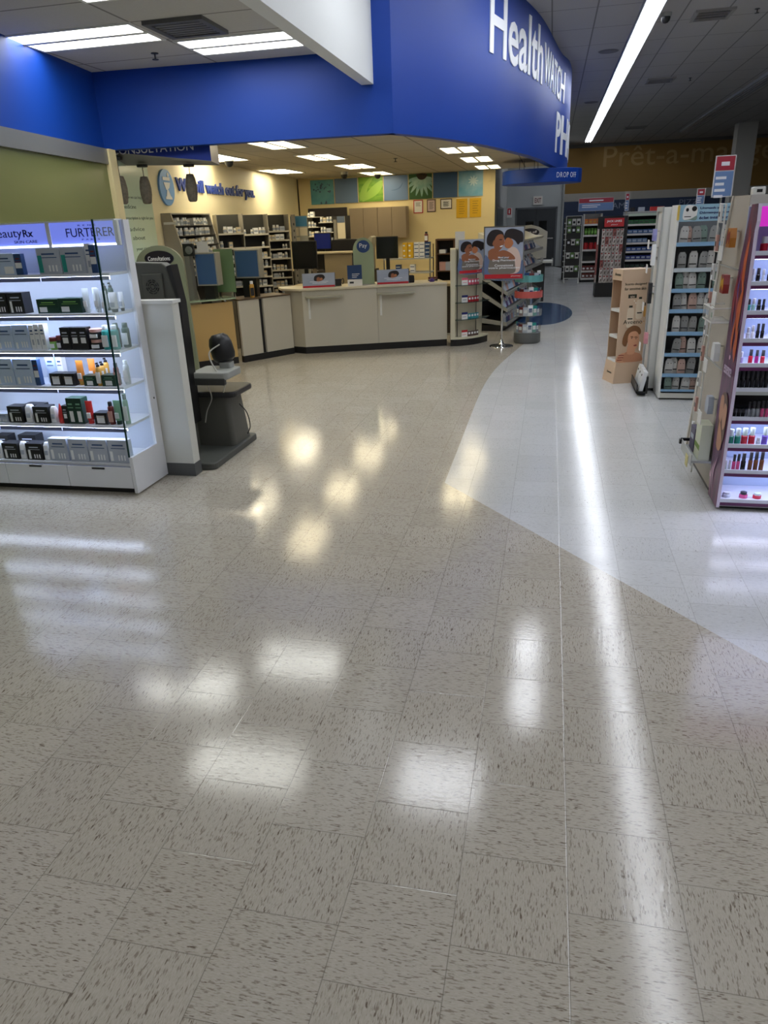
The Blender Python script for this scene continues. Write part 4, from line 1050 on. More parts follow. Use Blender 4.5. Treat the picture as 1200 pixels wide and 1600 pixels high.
# ------------------------------------------------------------------ picture panels and notices on the back wall
bwd = Vector((W1[0]-W0[0], W1[1]-W0[1], 0)).normalized(); bwn = bwd.cross(Vector((0,0,1)))
def BW(x, z, off=0):
    return Vector((W0[0], W0[1], z)) + bwd*((x-W0[0])/bwd.x) + bwn*off
pt = noise_mat('print_teal_water', (52, 132, 150), (96, 176, 184), 2.2, .4); pl_ = noise_mat('print_leaf_green', (84, 140, 38), (132, 176, 58), 3, .4, stretch=(1, 1, 4))
psl = M('print_plain_slate', (84, 112, 150), .4); psky = noise_mat('print_cloud_blue', (92, 164, 200), (168, 206, 222), 2.5, .4)
pdk = M('print_dark_green', (46, 88, 40), .4); ppet = noise_mat('print_petal', (122, 168, 158), (170, 200, 186), 6, .4); pcen = M('print_flower_heart', (52, 36, 22), .5); pdot = M('print_dark_drop', (22, 66, 100), .4); pvein = M('print_leaf_vein', (150, 190, 80), .4)
def petal(cx, cy, a, l, w):
    c, s = math.cos(a), math.sin(a)
    return [(min(max(cx+c*u-s*v, .005), .995), min(max(cy+s*u+c*v, .005), .995)) for u, v in blob([(0, -.02), (l*.5, -w), (l, 0), (l*.5, w), (0, .02)], 4)]
random.seed(3)
drops = [(ellipse(random.gauss(.48, .18), random.gauss(.72, .10), random.uniform(.015, .05), random.uniform(.012, .04), 10), 1) for _ in range(26)]
drops = [([(min(max(u, .01), .99), min(max(v, .01), .99)) for u, v in P], m) for P, m in drops] + [(blob([(.40,.02),(.44,.12),(.48,.02)], 2), 1), (blob([(.60,.02),(.66,.16),(.70,.03)], 2), 1)]
ARTS = [('square teal picture panel with dark drops at the start of the row', [(RECT, 0)] + drops, [pt, pdot]),
        ('plain slate blue panel between the teal and the green leaf pictures', [(RECT, 0)], [psl]),
        ('square picture panel of green leaves above the wall cabinet', [(RECT, 0), (blob([(.05,.04),(.12,.55),(.45,.95),(.62,.98),(.40,.6),(.3,.3)]), 1), (blob([(.12,.03),(.5,.55),(.95,.85),(.98,.6),(.7,.25)]), 1)], [pl_, pvein]),
        ('pale slate blue panel between the green leaf and the daisy pictures', [(RECT, 0), (blob([(.3,.42),(.6,.48),(.8,.72),(.7,.50),(.45,.40)], 3), 1)], [M('print_pale_slate', (104, 130, 170), .4), psl]),
        ('square picture panel of a daisy with a dark centre', [(RECT, 0)] + [(petal(.55, .88, -PI*(.08+.105*k), .80, .075), 1) for k in range(9)] + [(blob([(.35,.99),(.40,.82),(.55,.76),(.72,.82),(.78,.99)], 4), 2)], [pdk, ppet, pcen]),
        ('plain slate blue panel between the daisy and the sky pictures', [(RECT, 0)], [M('print_deep_slate', (66, 96, 136), .4)]),
        ('square pale blue sky picture panel at the end of the row', [(RECT, 0)] + [(petal(.6, .6, k*.7, .22, .03), 1) for k in range(9)], [psky, M('print_seed_white', (206, 226, 232), .5)])]
XS = [-5.324, -4.772, -4.229, -3.66, -3.102, -2.57, -2.02, -1.47]
for k, (lb, sh_, ms) in enumerate(ARTS):
    a = XS[k]+.012; w = XS[k+1]-XS[k]-.024
    zt = 2.70+.006*k; zb = zt-.50
    p = thing('wall_picture', lb, 'picture', BW(a+w/2, zb, .02), group='picture panels on the back wall')
    b_ = MB(); c0, c1, c2, c3 = BW(a, zb, .004), BW(a+w, zb, .004), BW(a+w, zt, .004), BW(a, zt, .004)
    f0, f1, f2, f3 = BW(a, zb, .024), BW(a+w, zb, .024), BW(a+w, zt, .024), BW(a, zt, .024)
    b_.add([c0,c1,c2,c3,f0,f1,f2,f3], [(0,1,2,3),(4,5,6,7),(0,1,5,4),(1,2,6,5),(2,3,7,6),(3,0,4,7)])
    b_.build('board', white, p)
    art('picture', p, BW(a, zb, .024), bwd, w, zt-zb, sh_, ms)
ym = M('notice_yellow', (226, 178, 30), .6); fr_m = M('certificate_frame', (70, 44, 40), .4)
pinkpaper = M('certificate_pink', (206, 184, 180), .6)
for k, (x0, x1, z0, z1, mm, fm, lb) in enumerate(((-3.0, -2.79, 1.935, 2.205, paper, red, 'small red edged certificate on the back wall beside the cabinet'),
        (-2.70, -2.51, 1.95, 2.205, pinkpaper, fr_m, 'pinkish framed certificate, second along the back wall'),
        (-2.405, -2.15, 2.0, 2.205, paper, fr_m, 'wide framed certificate beside the yellow notices'),
        (-2.055, -1.815, 1.806, 2.192, ym, ym, 'yellow notice next to the wide certificate'),
        (-1.765, -1.515, 1.808, 2.195, ym, ym, 'yellow notice nearest the end of the back wall'))):
    t = thing('framed_certificate' if k < 3 else 'yellow_notice', lb, 'certificate' if k < 3 else 'notice', BW((x0+x1)/2, z0, .02))
    def plate_(x0, x1, z0, z1, d0, d1):
        mb = MB(); v = [BW(x0, z0, d0), BW(x1, z0, d0), BW(x1, z1, d0), BW(x0, z1, d0), BW(x0, z0, d1), BW(x1, z0, d1), BW(x1, z1, d1), BW(x0, z1, d1)]
        return mb.add(v, [(0,1,2,3),(4,5,6,7),(0,1,5,4),(1,2,6,5),(2,3,7,6),(3,0,4,7)])
    plate_(x0, x1, z0, z1, .003, .012).build('frame' if k < 3 else 'sheet', fm, t)
    if k < 3: plate_(x0+.018, x1-.018, z0+.018, z1-.018, .012, .014).build('sheet', mm, t)
    mb = MB(); w = x1-x0
    for j in range(6 if k != 0 else 3):
        zz = z1-.06-(z1-z0-.1)*j/6
        q = plate_(x0+w*.25, x1-w*(.25+.08*(j % 2)), zz-.005, zz+.004, .014, .0155); mb.add(q.v, q.f)
    mb.build('printed_lines', M('notice_print', (150, 112, 30), .6) if k > 2 else ink, t)
t = thing('wall_sensor', 'small white sensor box at the end of the cream back wall', 'sensor', BW(-1.33, 2.56, .03))
plate_(-1.37, -1.31, 2.52, 2.64, .002, .05).build('sensor_body', cream, t)
nb = thing('notice_board', 'grey framed notice board on the passage wall', 'notice board', (-1.35, 19.5, 1.2))
MB().bx(-1.262, -1.245, 18.2, 20.6, 1.25, 2.0).build('board', M('notice_board_grey', (120, 128, 130), .4), nb)
for zz in (1.25, 2.0):
    MB().bx(-1.262, -1.232, 18.2, 20.6, zz-.02, zz+.02).build('frame', ltgrey, nb)

# ------------------------------------------------------------------ medicine shelving
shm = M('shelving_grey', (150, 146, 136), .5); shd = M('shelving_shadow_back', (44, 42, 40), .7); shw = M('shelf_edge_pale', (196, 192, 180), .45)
capm = PM['whitep']; bodm = M('pill_bottle_white', (226, 222, 210), .4); lblm = M('pill_label', (150, 160, 176), .5)
def pill(w, h):
    mb = MB(); r = w/2
    mb.lathe([(r*.95, 0), (r, h*.05), (r, h*.68), (r*.7, h*.74)], 0, r, 10, 0).lathe([(r*.82, h*.74), (r*.82, h)], 0, r, 10, 1)
    mb.lathe([(r*1.01, h*.15), (r*1.01, h*.55)], 0, r, 10, 2)
    return mb.mesh('pill_bottle', [bodm, capm, lblm], True)
def pbox(w, h, c):
    return MB().bx(-w/2, w/2, 0, .09, 0, h, 0).bx(-w*.4, w*.4, -.001, 0, h*.3, h*.6, 1).mesh('medicine_carton', [c, lblm])
MED = [('white pill bottle', Proto('pill_bottle', [('pill_bottle', pill(.055, .10))]), .058), ('small white pill bottle', Proto('pill_bottle', [('pill_bottle', pill(.042, .075))]), .046),
       ('white medicine carton', Proto('medicine_carton', [('medicine_carton', pbox(.075, .095, PM['whitep']))]), .08), ('cream medicine carton', Proto('medicine_carton', [('medicine_carton', pbox(.06, .085, M('carton_cream', (214, 200, 170), .5)))]), .064),
       ('grey medicine carton', Proto('medicine_carton', [('medicine_carton', pbox(.09, .075, PM['greysilver']))]), .094)]
def fill(fx, x0, x1, z, what, dens, y=.03, rz=0, group='medicine stock'):
    """fx(x, y) -> world XY for a spot on the shelf"""
    x = x0; n = 0
    while True:
        d, pr, w = random.choices(MED, (5, 3, 2, 2, 1))[0]
        if x+w > x1: break
        if random.random() < dens+.08:
            X, Y = fx(x+w/2, y+random.uniform(0, .02))
            pr.put('%s, %s along %s' % (d, ORD[min(n, 19)], what), 'medicine', (X, Y, z+.0006), rz, group); n += 1
        x += w+random.uniform(.002, .012)
random.seed(11)
# bay along the left wall with a sloped end panel
ba = thing('medicine_shelving', 'wall bay of crowded medicine shelves with a sloping grey end panel', 'shelving', LW(10.0, 0, .2))
def BA(y, o): p = LW(y, 0, o); return (p.x, p.y)
def shelf_depth(z): return .14 + (1.97-z)*.26
def endp(y0, y1):
    mb = MB(); P = [(.004, 0), (.42, 0), (.42, .75), (shelf_depth(1.97), 1.97), (.004, 1.97)]
    vs = []
    for yy in (y0, y1):
        for o_, z in P:
            x, y = BA(yy, o_); vs.append((x, y, z))
    mb.add(vs, [(0,1,2,3,4), (5,6,7,8,9)] + [(i, (i+1) % 5, 5+(i+1) % 5, 5+i) for i in range(5)])
    return mb
endp(9.33, 9.36).build('end_panel', M('end_panel_taupe', (164, 156, 140), .5), ba)
endp(10.74, 10.77).build('end_panel', shm, ba)
MB().prism([BA(9.36, .004), BA(10.74, .004), BA(10.74, .02), BA(9.36, .02)], .3, 1.97).build('back_panel', shd, ba)
MB().prism([BA(9.33, .004), BA(10.77, .004), BA(10.77, shelf_depth(1.97)), BA(9.33, shelf_depth(1.97))], 1.97, 1.985).build('top_panel', shm, ba)
MB().prism([BA(9.323, .03), BA(9.329, .03), BA(9.329, .20), BA(9.323, .20)], 1.845, 1.875).build('label_strip', white, ba)
for k, z in enumerate((1.83, 1.70, 1.57, 1.44, 1.31, 1.18)):
    d_ = shelf_depth(z)
    MB().prism([BA(9.36, .02), BA(10.74, .02), BA(10.74, d_), BA(9.36, d_)], z-.012, z).build('shelf', shd, ba)
    fill(lambda x, y, d_=d_: BA(9.41+x, d_-y-.005), 0, 1.30, z, '%s shelf of wall bay' % ORD[k], .9, rz=math.radians(94), group='stock in the wall bay')
# saw-tooth bays
PHI = math.radians(35)
for b_, (sx, sy, w, zs) in enumerate(((-4.95, 10.9, .385, (1.70, 1.49, 1.28, 1.10, .92)), (-4.95, 11.87, .42, (1.67, 1.47, 1.30, 1.155, 1.0, .85, .7)), (-4.93, 12.9, .40, (1.70, 1.55, 1.40, 1.24, 1.04, .91, .76, .62, .48)))):
    nm = ('first', 'second', 'third')[b_]
    t = thing('medicine_shelving', '%s angled bay of medicine shelves counted from the consultation desk' % nm, 'shelving', (sx, sy, 0), PHI, 'angled medicine bays')
    MB().bx(0, w, .28, .29, .2, 1.97).build('back_panel', M('back_grey', (62, 62, 58), .6), t, world=False)
    MB().bx(-.012, 0, 0, .29, 0, 1.97).build('side_panel', shm, t, world=False)
    MB().bx(w, w+.012, 0, .29, 0, 1.97).build('side_panel', shm, t, world=False)
    c, s = math.cos(PHI), math.sin(PHI)
    fx = lambda x, y, sx=sx, sy=sy: (sx+c*x-s*y, sy+s*x+c*y)
    for k, z in enumerate(zs):
        o = MB().bx(0, w, .0, .28, z-.015, z).build('shelf', shd, t, world=False)
        MB().bx(0, w, -.008, -.0002, z-.022, z+.004).build('shelf_edge', shw, o, world=False)
        fill(fx, .014, w-.014, z, '%s shelf of %s angled bay' % (ORD[k], nm), .72, rz=PHI, group='stock in the %s angled bay' % nm)
t = thing('shelving_post', 'tall grey perforated post at the end of the angled medicine bays', 'post', (-4.56, 13.2, 0), PHI)
MB().bx(0, .07, 0, .04, 0, 1.96).build('post_body', M('post_grey', (128, 124, 116), .5), t, world=False)
for k in range(14):
    MB().bx(.025, .045, -.002, 0, .35+k*.11, .39+k*.11).build('slot', ink, t, world=False)
t = thing('information_board', 'narrow board with a blue header above cream cards beside the grey post', 'notice board', (-4.40, 13.3, 0))
MB().bx(-4.66, -4.34, 13.42, 13.44, 0, 1.94).build('board', M('board_grey', (156, 156, 146), .5), t)
MB().bx(-4.655, -4.345, 13.412, 13.42, 1.76, 1.93).build('blue_header', M('board_blue', (60, 124, 168), .4), t)
MB().bx(-4.65, -4.51, 13.412, 13.42, 1.60, 1.74).bx(-4.49, -4.35, 13.412, 13.42, 1.60, 1.74).bx(-4.64, -4.50, 13.412, 13.42, 1.51, 1.575).build('card', M('cream_card', (214, 204, 178), .6), t)
# island gondola further back
t = thing('medicine_shelving', 'far island of medicine shelves with a cream side panel under the teal picture', 'shelving', (-4.6, 15.2, 0))
MB().bx(-5.10, -4.86, 15.0, 15.45, 0, 1.93).build('side_panel', M('island_cream', (178, 170, 146), .5), t)
MB().bx(-4.86, -4.06, 15.40, 15.42, 0, 1.93).build('back_panel', shd, t)
MB().bx(-4.30, -4.24, 15.0, 15.06, 0, 1.86).build('post', M('post_grey', (128, 124, 116), .5), t)
MB().bx(-4.22, -4.06, 15.0, 15.02, 1.50, 1.92).build('card_strip', M('cream_card', (214, 204, 178), .6), t)
MB().bx(-4.22, -4.06, 14.995, 15.0, 1.80, 1.92).build('blue_card', M('card_slate', (90, 104, 128), .5), t)
for x0, x1, z, k in ((-4.86, -4.62, 1.93, 0), (-4.86, -4.62, 1.74, 1), (-4.86, -4.62, 1.56, 2), (-4.61, -4.31, 1.82, 3), (-4.61, -4.31, 1.63, 4), (-4.61, -4.31, 1.45, 5)):
    o = MB().bx(x0, x1, 15.0, 15.40, z-.015, z).build('shelf', shw, t)
    fill(lambda x, y: (x, 15.0+y), x0+.012, x1-.012, z, '%s shelf of far island' % ORD[k], .9, group='stock on the far island')
t = MB().bx(-.45, .45, 0, .06, 0, .25).build('dark_wall_box', M('dark_board', (30, 24, 34), .5), None, world=False, loc=(*BW(-4.95, 0, .07)[:2], 1.87), rz=0); props(t, 'long dark box on the cream wall right under the teal picture', 'box')
# ------------------------------------------------------------------ curved end unit of the counter
eu = thing('end_unit', 'cream curved end unit with glass shelves at the end of the dispensary counter', 'display unit', (-1.2, 11.2, 0))
crm = M('end_unit_cream', (206, 200, 176), .45)
fro = [(p.x, p.y) for p in spline([(-1.40, 10.90), (-1.26, 10.925), (-1.10, 11.03), (-.97, 11.19), (-.875, 11.40)], 6)]
def offs(P, d):
    out = []
    for i, p in enumerate(P):
        a = Vector((*P[max(i-1, 0)], 0)); b = Vector((*P[min(i+1, len(P)-1)], 0)); t_ = (b-a).normalized()
        out.append((p[0]-t_.y*d, p[1]+t_.x*d))
    return out
def strip(P, d0, d1): return offs(P, d0) + offs(P, d1)[::-1]
MB().prism(strip(fro, .12, .40), .10, 1.36).build('back_panel', crm, eu)
MB().prism(strip(fro, .02, .40), 0, .10).build('kick_plate', vinyl, eu)
MB().prism(strip(fro, .0, .40), .10, .125).build('base_shelf', crm, eu)
MB().prism(strip(fro[:4], -.005, .13), .10, 1.374).build('pilaster', crm, eu)
MB().prism(strip(fro, .10, .42), 1.36, 1.38).build('top_panel', crm, eu)
glsh = M('smoked_glass_shelf', (70, 86, 80), .1)
EZ = (.125, .385, .63, .875)
for k, z in enumerate(EZ[1:]):
    MB().prism(strip(fro[3:], -.01, .12), z-.008, z).build('glass_shelf', glsh, eu)
rods = MB()
for i in (5, 18):
    p = offs(fro, .10)[i]; rods.tube([(p[0], p[1], .125), (p[0], p[1], 1.36)], .006, 6)
rods.build('rod', dark, eu)
import bisect
FL = [0]
for i in range(1, len(fro)): FL.append(FL[-1]+math.hypot(fro[i][0]-fro[i-1][0], fro[i][1]-fro[i-1][1]))
def onf(s, d):
    i = max(1, min(len(FL)-1, bisect.bisect(FL, s))); t_ = (s-FL[i-1])/(FL[i]-FL[i-1]); P = offs(fro, d)
    return (P[i-1][0]+t_*(P[i][0]-P[i-1][0]), P[i-1][1]+t_*(P[i][1]-P[i-1][1])), math.atan2(fro[i][1]-fro[i-1][1], fro[i][0]-fro[i-1][0])
def offer(c, h=.10): return Proto('offer_card', [('card', MB().bx(-.05, .05, 0, .004, 0, h).mesh('card', paper)), ('coloured_band', MB().bx(-.05, .05, -.001, -.0001, h*.68, h).bx(-.035, .03, -.001, -.0001, h*.3, h*.36).mesh('coloured_band', c))])
def pack(c): return Proto('hanging_pack', [('pack', MB().bx(-.024, .024, 0, .02, 0, .075).mesh('pack', c)), ('label', MB().bx(-.018, .018, -.001, -.0001, .03, .06).mesh('label', PM['whitep']))])
teal2 = M('pack_turquoise', (60, 150, 160), .4)
for k, (z, c1, c2, nm, cn_) in enumerate(((EZ[3], pinkred, pinkred, 'top glass shelf', 'pink'), (EZ[2], inkblue, red, 'middle glass shelf', 'red'), (EZ[1], inkblue, teal2, 'lowest glass shelf', 'turquoise'), (EZ[0], red, M('pack_brown', (92, 70, 62), .5), 'base shelf', 'brown'))):
    (x, y), a = onf(.24, .05)
    offer(c1).put('white offer card with coloured band on the %s of the end unit' % nm, 'card', (x, y, z+.0005), a)
    pr = pack(c2)
    for j in range(4):
        (x, y), a = onf(.335+.062*j, .055)
        pr.put('small %s pack, %s from the offer card, %s of end unit' % (cn_, ORD[j], nm), 'pack', (x, y, z+.0005), a, 'packs on the end unit')
def poster(name, label, org, ux, W, H, depth=.018, lines=True, dim=False, parent=None, cat='poster'):
    t = parent or thing(name, label, cat, org)
    ux = Vector(ux).normalized(); n = ux.cross(Vector((0,0,1)))
    o = Vector(org)
    b_ = MB(); v = [o, o+ux*W, o+ux*W+Vector((0,0,H)), o+Vector((0,0,H))]; v += [p - n*depth for p in v]
    b_.add(v, [(0,1,2,3),(4,5,6,7),(0,1,5,4),(1,2,6,5),(2,3,7,6),(3,0,4,7)])
    b_.build('poster_board', steel if not dim else ltgrey, t)
    art('picture', t, o+ux*.008+Vector((0,0,.008)), ux, W-.016, H-.016, poster_shapes(), POSTM)
    for s, u, v_, w, h in (('Meet your', .36, .395, .28, .042), ('Drug Pharmacist', .22, .335, .58, .050), ('Connaissez', .27, .245, .48, .046), ('votre pharmacien', .11, .19, .80, .050)):
        lettering('lettering', s, t, o+ux*(u*W)+Vector((0,0,v_*H)), ux, w*W, h*H, letterwhite, off=.009, depth=.001, bold=.015)
    lettering('lettering', 'pharmacy', t, o+ux*(.70*W)+Vector((0,0,.04*H)), ux, .24*W, .03*H, letterwhite, off=.009, depth=.001)
    return t
pa, pb = Vector((-1.287, 10.955, 1.03)), Vector((-.937, 11.205, 1.03))
poster('wall_poster', 'smaller family poster leaning on the cream curved end unit', pa, pb-pa, .43, .47, .008, dim=True)
t = MB().bx(-1.36, -1.22, 11.12, 11.124, 1.381, 1.61).build('paper_notice', paper, None, loc=(-1.29, 11.12, 1.381)); props(t, 'white paper notice standing on top of the cream end unit', 'notice')
ps = thing('poster_stand', 'family poster on a chrome floor stand with a round base', 'poster stand', (-.647, 10.915, 0))
MB().lathe([(.175, 0), (.17, .012), (.05, .03), (.03, .06), (.022, .09), (.016, .1)], -.647, 10.93, 28).build('base', chrome, ps, smooth=True)
MB().lathe([(.0145, .09), (.0145, .97)], -.647, 10.93, 14).build('pole', chrome, ps, smooth=True)
poster('poster', '', Vector((-.918, 10.915, .955)), (1, 0, 0), .553, .70, .016, parent=ps)
fr = MB()
for x0, x1, z0, z1 in ((-.926, -.357, .947, .957), (-.926, -.357, 1.653, 1.663), (-.926, -.916, .957, 1.653), (-.367, -.357, .957, 1.653)):
    fr.bx(x0, x1, 10.905, 10.935, z0, z1)
fr.build('frame', chrome, ps)

# ------------------------------------------------------------------ leaflet rack with sloping trays, along the aisle
RA = (-.66, 12.45); RB = (-.16, 16.4); RZ = math.atan2(RB[1]-RA[1], RB[0]-RA[0]); RL = math.hypot(RB[0]-RA[0], RB[1]-RA[1])
rk = thing('leaflet_rack', 'long black rack with sloping grey trays behind the poster stand', 'rack', (*RA, 0), RZ)
traym = M('tray_grey', (104, 106, 104), .4); lipm = M('tray_lip', (150, 150, 142), .4)
MB().bx(0, RL, .42, .50, 0, 1.45).build('back_panel', M('rack_black', (24, 24, 26), .5), rk, world=False)
MB().bx(0, RL, .06, .50, 0, .10).build('plinth', vinyl, rk, world=False)
TZ = (.115, .335, .60, .87, 1.16)
for k, z in enumerate(TZ):
    d0 = .0 if k else .02
    rise = .05 if k == 0 else .26
    tr = MB().prism([(.0, z), (.42, z+rise), (.42, z+rise-.02), (.0, z-.02)], 0, RL, 'x').build('tray', traym, rk, world=False)
    MB().bx(0, RL, -.012, -.0005, z-.03, z+.03).build('tray_lip', lipm, tr, world=False)
    MB().prism([(-.012, z-.03), (-.012, z+.03), (.42, z+rise+.05), (.42, z+rise-.03)], -.012, -.0005, 'x').build('tray_end', lipm, tr, world=False)
MB().prism([(-.02, 1.40), (.16, 1.42), (.5, 1.56), (.5, 1.46), (.0, 1.36)], 0, RL, 'x').build('canopy', crm, rk, world=False)
cR, sR = math.cos(RZ), math.sin(RZ)
def RK(x, y): return (RA[0]+cR*x-sR*y, RA[1]+sR*x+cR*y)
random.seed(5)
rc = [PM['whitep'], PM['paleblue'], PM['navyb'], PM['rose'], PM['greysilver'], M('pack_violet', (96, 70, 130), .5)]
RP = [Proto('leaflet_pack', [('leaflet_pack', MB().bx(-.07, .07, 0, .02, 0, h, 0).bx(-.05, .05, -.001, 0, h*.55, h*.85, 1).mesh('leaflet_pack', [c, PM['whitep'] if c is not rc[0] else PM['navyb']]))]) for c in rc for h in (.16, .21)]
names = ['white', 'white', 'pale blue', 'pale blue', 'navy', 'navy', 'rose', 'rose', 'silver', 'silver', 'violet', 'violet']
for k, z in enumerate(TZ):
    tn = ('floor tray', 'lowest sloping tray', 'second sloping tray', 'third sloping tray', 'top sloping tray')[k]
    for j in range(20):
        i = random.randrange(12) if k not in (0, 4) else random.randrange(6)*2
        x = .10+.158*j+random.uniform(-.006, .006)
        if x > RL-.1: break
        X, Y = RK(x, .03)
        RP[i].put('%s leaflet pack, %s from near end, %s of black rack' % (names[i], ORD[j], tn), 'leaflet', (X, Y, z+(.050 if k else .012)), RZ, 'packs in the sloping trays', tilt=(-.35 if k else -.1, 0))

# ------------------------------------------------------------------ spinner stand
sx, sy = -.285, 11.30
spn = thing('spinner_stand', 'round grey spinner stand with clear tiers beside the poster stand', 'stand', (sx, sy, 0))
spg = M('spinner_grey', (96, 98, 96), .4); acr = M('clear_tray', (190, 196, 194), .08, alpha=.35)
MB().lathe([(.195, .012), (.20, .02), (.20, .15), (.19, .155)], sx, sy, 28).lathe([(.18, 0), (.18, .012)], sx, sy, 28).build('base', spg, spn, smooth=True)
MB().lathe([(.028, .155), (.028, 1.02)], sx, sy, 12).build('pole', M('spinner_pole', (150, 152, 150), .3), spn, smooth=True)
for z, m_ in ((.155, acr), (.40, acr), (.655, M('tier_red', (196, 90, 84), .4)), (.88, M('tier_teal', (96, 160, 160), .35))):
    r = .205
    tr = MB().lathe([(.03, z+.001), (r, z+.001), (r, z+.008), (.03, z+.008)], sx, sy, 28).build('tier_tray', acr, spn)
    w_ = MB(); n = 28; vs = []
    for zz in (z+.006, z+.10):
        for i in range(n):
            a = 2*PI*i/n; vs.append((sx+r*math.cos(a), sy+r*math.sin(a), zz))
    w_.add(vs, [(i, (i+1) % n, n+(i+1) % n, n+i) for i in range(n)]); w_.build('tier_wall', m_, tr)
SPK = [Proto('hanging_pack', [('hanging_pack', MB().bx(-.035, .035, -.012, .012, 0, h, 0).bx(-.025, .025, -.0135, -.012, h*.3, h*.7, 1).mesh('hanging_pack', [c, PM['whitep'] if c is not PM['whitep'] else PM['navyb']]))]) for c, h in ((PM['whitep'], .15), (PM['navyb'], .13), (PM['greysilver'], .12), (PM['teal'], .14), (PM['wine'], .12))]
spn_n = ['white', 'navy', 'silver', 'teal', 'wine']
for z, tn in ((.155, 'bottom'), (.40, 'second'), (.655, 'third'), (.88, 'top')):
    for j in range(8):
        a = -PI*.98+j*PI*.98/7*1.0; i = (j*3+int(z*20)) % 5
        SPK[i].put('%s pack, %s around the %s tier of the spinner stand' % (spn_n[i], ORD[j], tn), 'pack', (sx+.155*math.cos(a), sy+.155*math.sin(a), z+.009), a+PI/2, 'packs on the spinner stand')

# ------------------------------------------------------------------ drop-off desk, arched panel and ring sign
t = thing('drop_off_desk', 'dark low desk with white ledge below the arched Drop off panel', 'desk', (-.45, 17.3, 0))
MB().bx(-1.0, -.10, 17.05, 17.6, 0, .82).build('desk_body', M('desk_black', (30, 30, 32), .5), t)
MB().bx(-1.02, .06, 17.0, 17.62, .82, .86).build('desk_top', M('desk_top_white', (200, 202, 198), .4), t)
t = thing('drop_off_sign', 'arched pale grey panel with dark oval reading off behind the poster stand', 'sign panel', (-.4, 17.15, .861))
MB().prism([(-.72, .87), (-.08, .92), (-.075, 1.46)] + [(-.25, 1.56), (-.42, 1.61), (-.60, 1.60)] + [(-.72, 1.57)], 17.10, 17.13, 'y').build('panel', M('drop_panel_grey', (160, 162, 160), .4), t)
MB().bx(-.66, -.60, 17.08, 17.15, .861, .90).bx(-.2, -.14, 17.08, 17.15, .861, .93).build('foot', steel, t)
MB().prism(ellipse(-.45, 1.455, .20, .085, 28), 17.09, 17.10, 'y').build('oval_plate', M('oval_navy', (16, 16, 34), .35), t)
lettering('lettering', 'Drop off', t, (-.60, 17.09, 1.425), (1,0,0), .30, .065, letterwhite)
rx, ry, rr = -.22, 14.95, .72
t = thing('ring_sign', 'round blue hanging sign reading DROP OFF below the curved fascia', 'sign', (rx, ry, 2.33))
MB().lathe([(rr-.10, 2.332), (rr-.005, 2.33), (rr, 2.335), (rr, 2.555), (rr-.005, 2.56), (rr-.10, 2.56), (rr-.10, 2.34)], rx, ry, 64).build('ring', blue, t, smooth=True)
MB().lathe([(.01, 2.365), (rr-.105, 2.365), (rr-.105, 2.375), (.01, 2.375)], rx, ry, 48).build('underside', M('ring_underside', (70, 86, 128), .3), t)
MB().lathe([(.30, 2.3645), (.33, 2.3645)], rx, ry, 48).build('light_groove', M('ring_groove', (120, 134, 170), .3), t)
def ringmap(a0):
    def f(x, y, d):
        a = a0+x/rr; return (rx+(rr+d)*math.cos(a), ry+(rr+d)*math.sin(a), 2.40+y)
    return f
lettering('lettering', 'DROP OFF', t, (0,0,0), (1,0,0), .44, .085, letterwhite, depth=.004, mapf=ringmap(math.radians(-68)), bold=-.008, space=1.2)
cb_ = MB()
for x, y in ((-.62, 14.75), (-.55, 15.1), (-.35, 14.6), (-.3, 15.3)):
    cb_.tube([(x, y, 2.375), (x, y, ZP-.002)], .006, 6)
cb_.build('suspension_rod', dark, t)

# exit sign, alarm point
t = thing('exit_sign', 'white EXIT sign above the dark double door', 'exit sign', (-.53, DY, 2.2))
MB().bx(-.70, -.36, DY-.06, DY-.001, 2.18, 2.48).build('sign_box', M('exit_box', (206, 206, 200), .4), t)
MB().bx(-.68, -.38, DY-.064, DY-.060, 2.20, 2.46).build('face', M('exit_face', (220, 214, 206), .4), t)
lettering('lettering', 'EXIT', t, (-.645, DY-.064, 2.25), (1,0,0), .23, .16, M('exit_maroon', (96, 24, 30), .4), bold=.02)
t = thing('alarm_point', 'red and white alarm point on the pale wall left of the dark door', 'fire alarm', (-1.56, DY, 1.78))
MB().bx(-1.66, -1.47, DY-.06, DY-.001, 1.78, 2.11).build('back_plate', white, t)
MB().bx(-1.63, -1.50, DY-.08, DY-.06, 1.88, 2.10).build('red_box', red, t)
MB().bx(-1.585, -1.545, DY-.09, DY-.08, 1.92, 2.05).build('handle', white, t)
# ------------------------------------------------------------------ cardboard skin care display
AF, AR = Vector((.752, 8.32, 0)), Vector((1.092, 8.438, 0))
AZ = math.atan2(AR.y-AF.y, AR.x-AF.x)
av = thing('cardboard_display', 'beige cardboard skin care display tower with open shelves and a smiling woman printed on it', 'display stand', (.752, 8.32, 0), AZ)
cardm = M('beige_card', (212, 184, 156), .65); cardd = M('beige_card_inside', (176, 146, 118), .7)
w, d = .36, .29
MB().taper([(0, 0), (w, 0), (w, d), (0, d)], 0, [(.03, .02), (w-.02, .02), (w-.02, d-.02), (.02, d-.02)], .235).build('base', cardm, av, world=False)
x0, x1, y0, y1 = .025, w-.03, .025, d-.025
MB().bx(x0, x1, y0, y0+.012, .235, 1.10).build('front_panel', cardm, av, world=False)
MB().bx(x1-.012, x1, y0+.012, y1, .235, 1.10).build('side_panel', cardm, av, world=False)
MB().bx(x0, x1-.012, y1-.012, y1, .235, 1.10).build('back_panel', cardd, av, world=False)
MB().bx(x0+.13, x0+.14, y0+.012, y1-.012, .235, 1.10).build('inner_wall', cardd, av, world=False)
MB().bx(x0-.005, x1+.005, y0-.005, y1+.005, 1.10, 1.213).build('top_box', cardm, av, world=False)
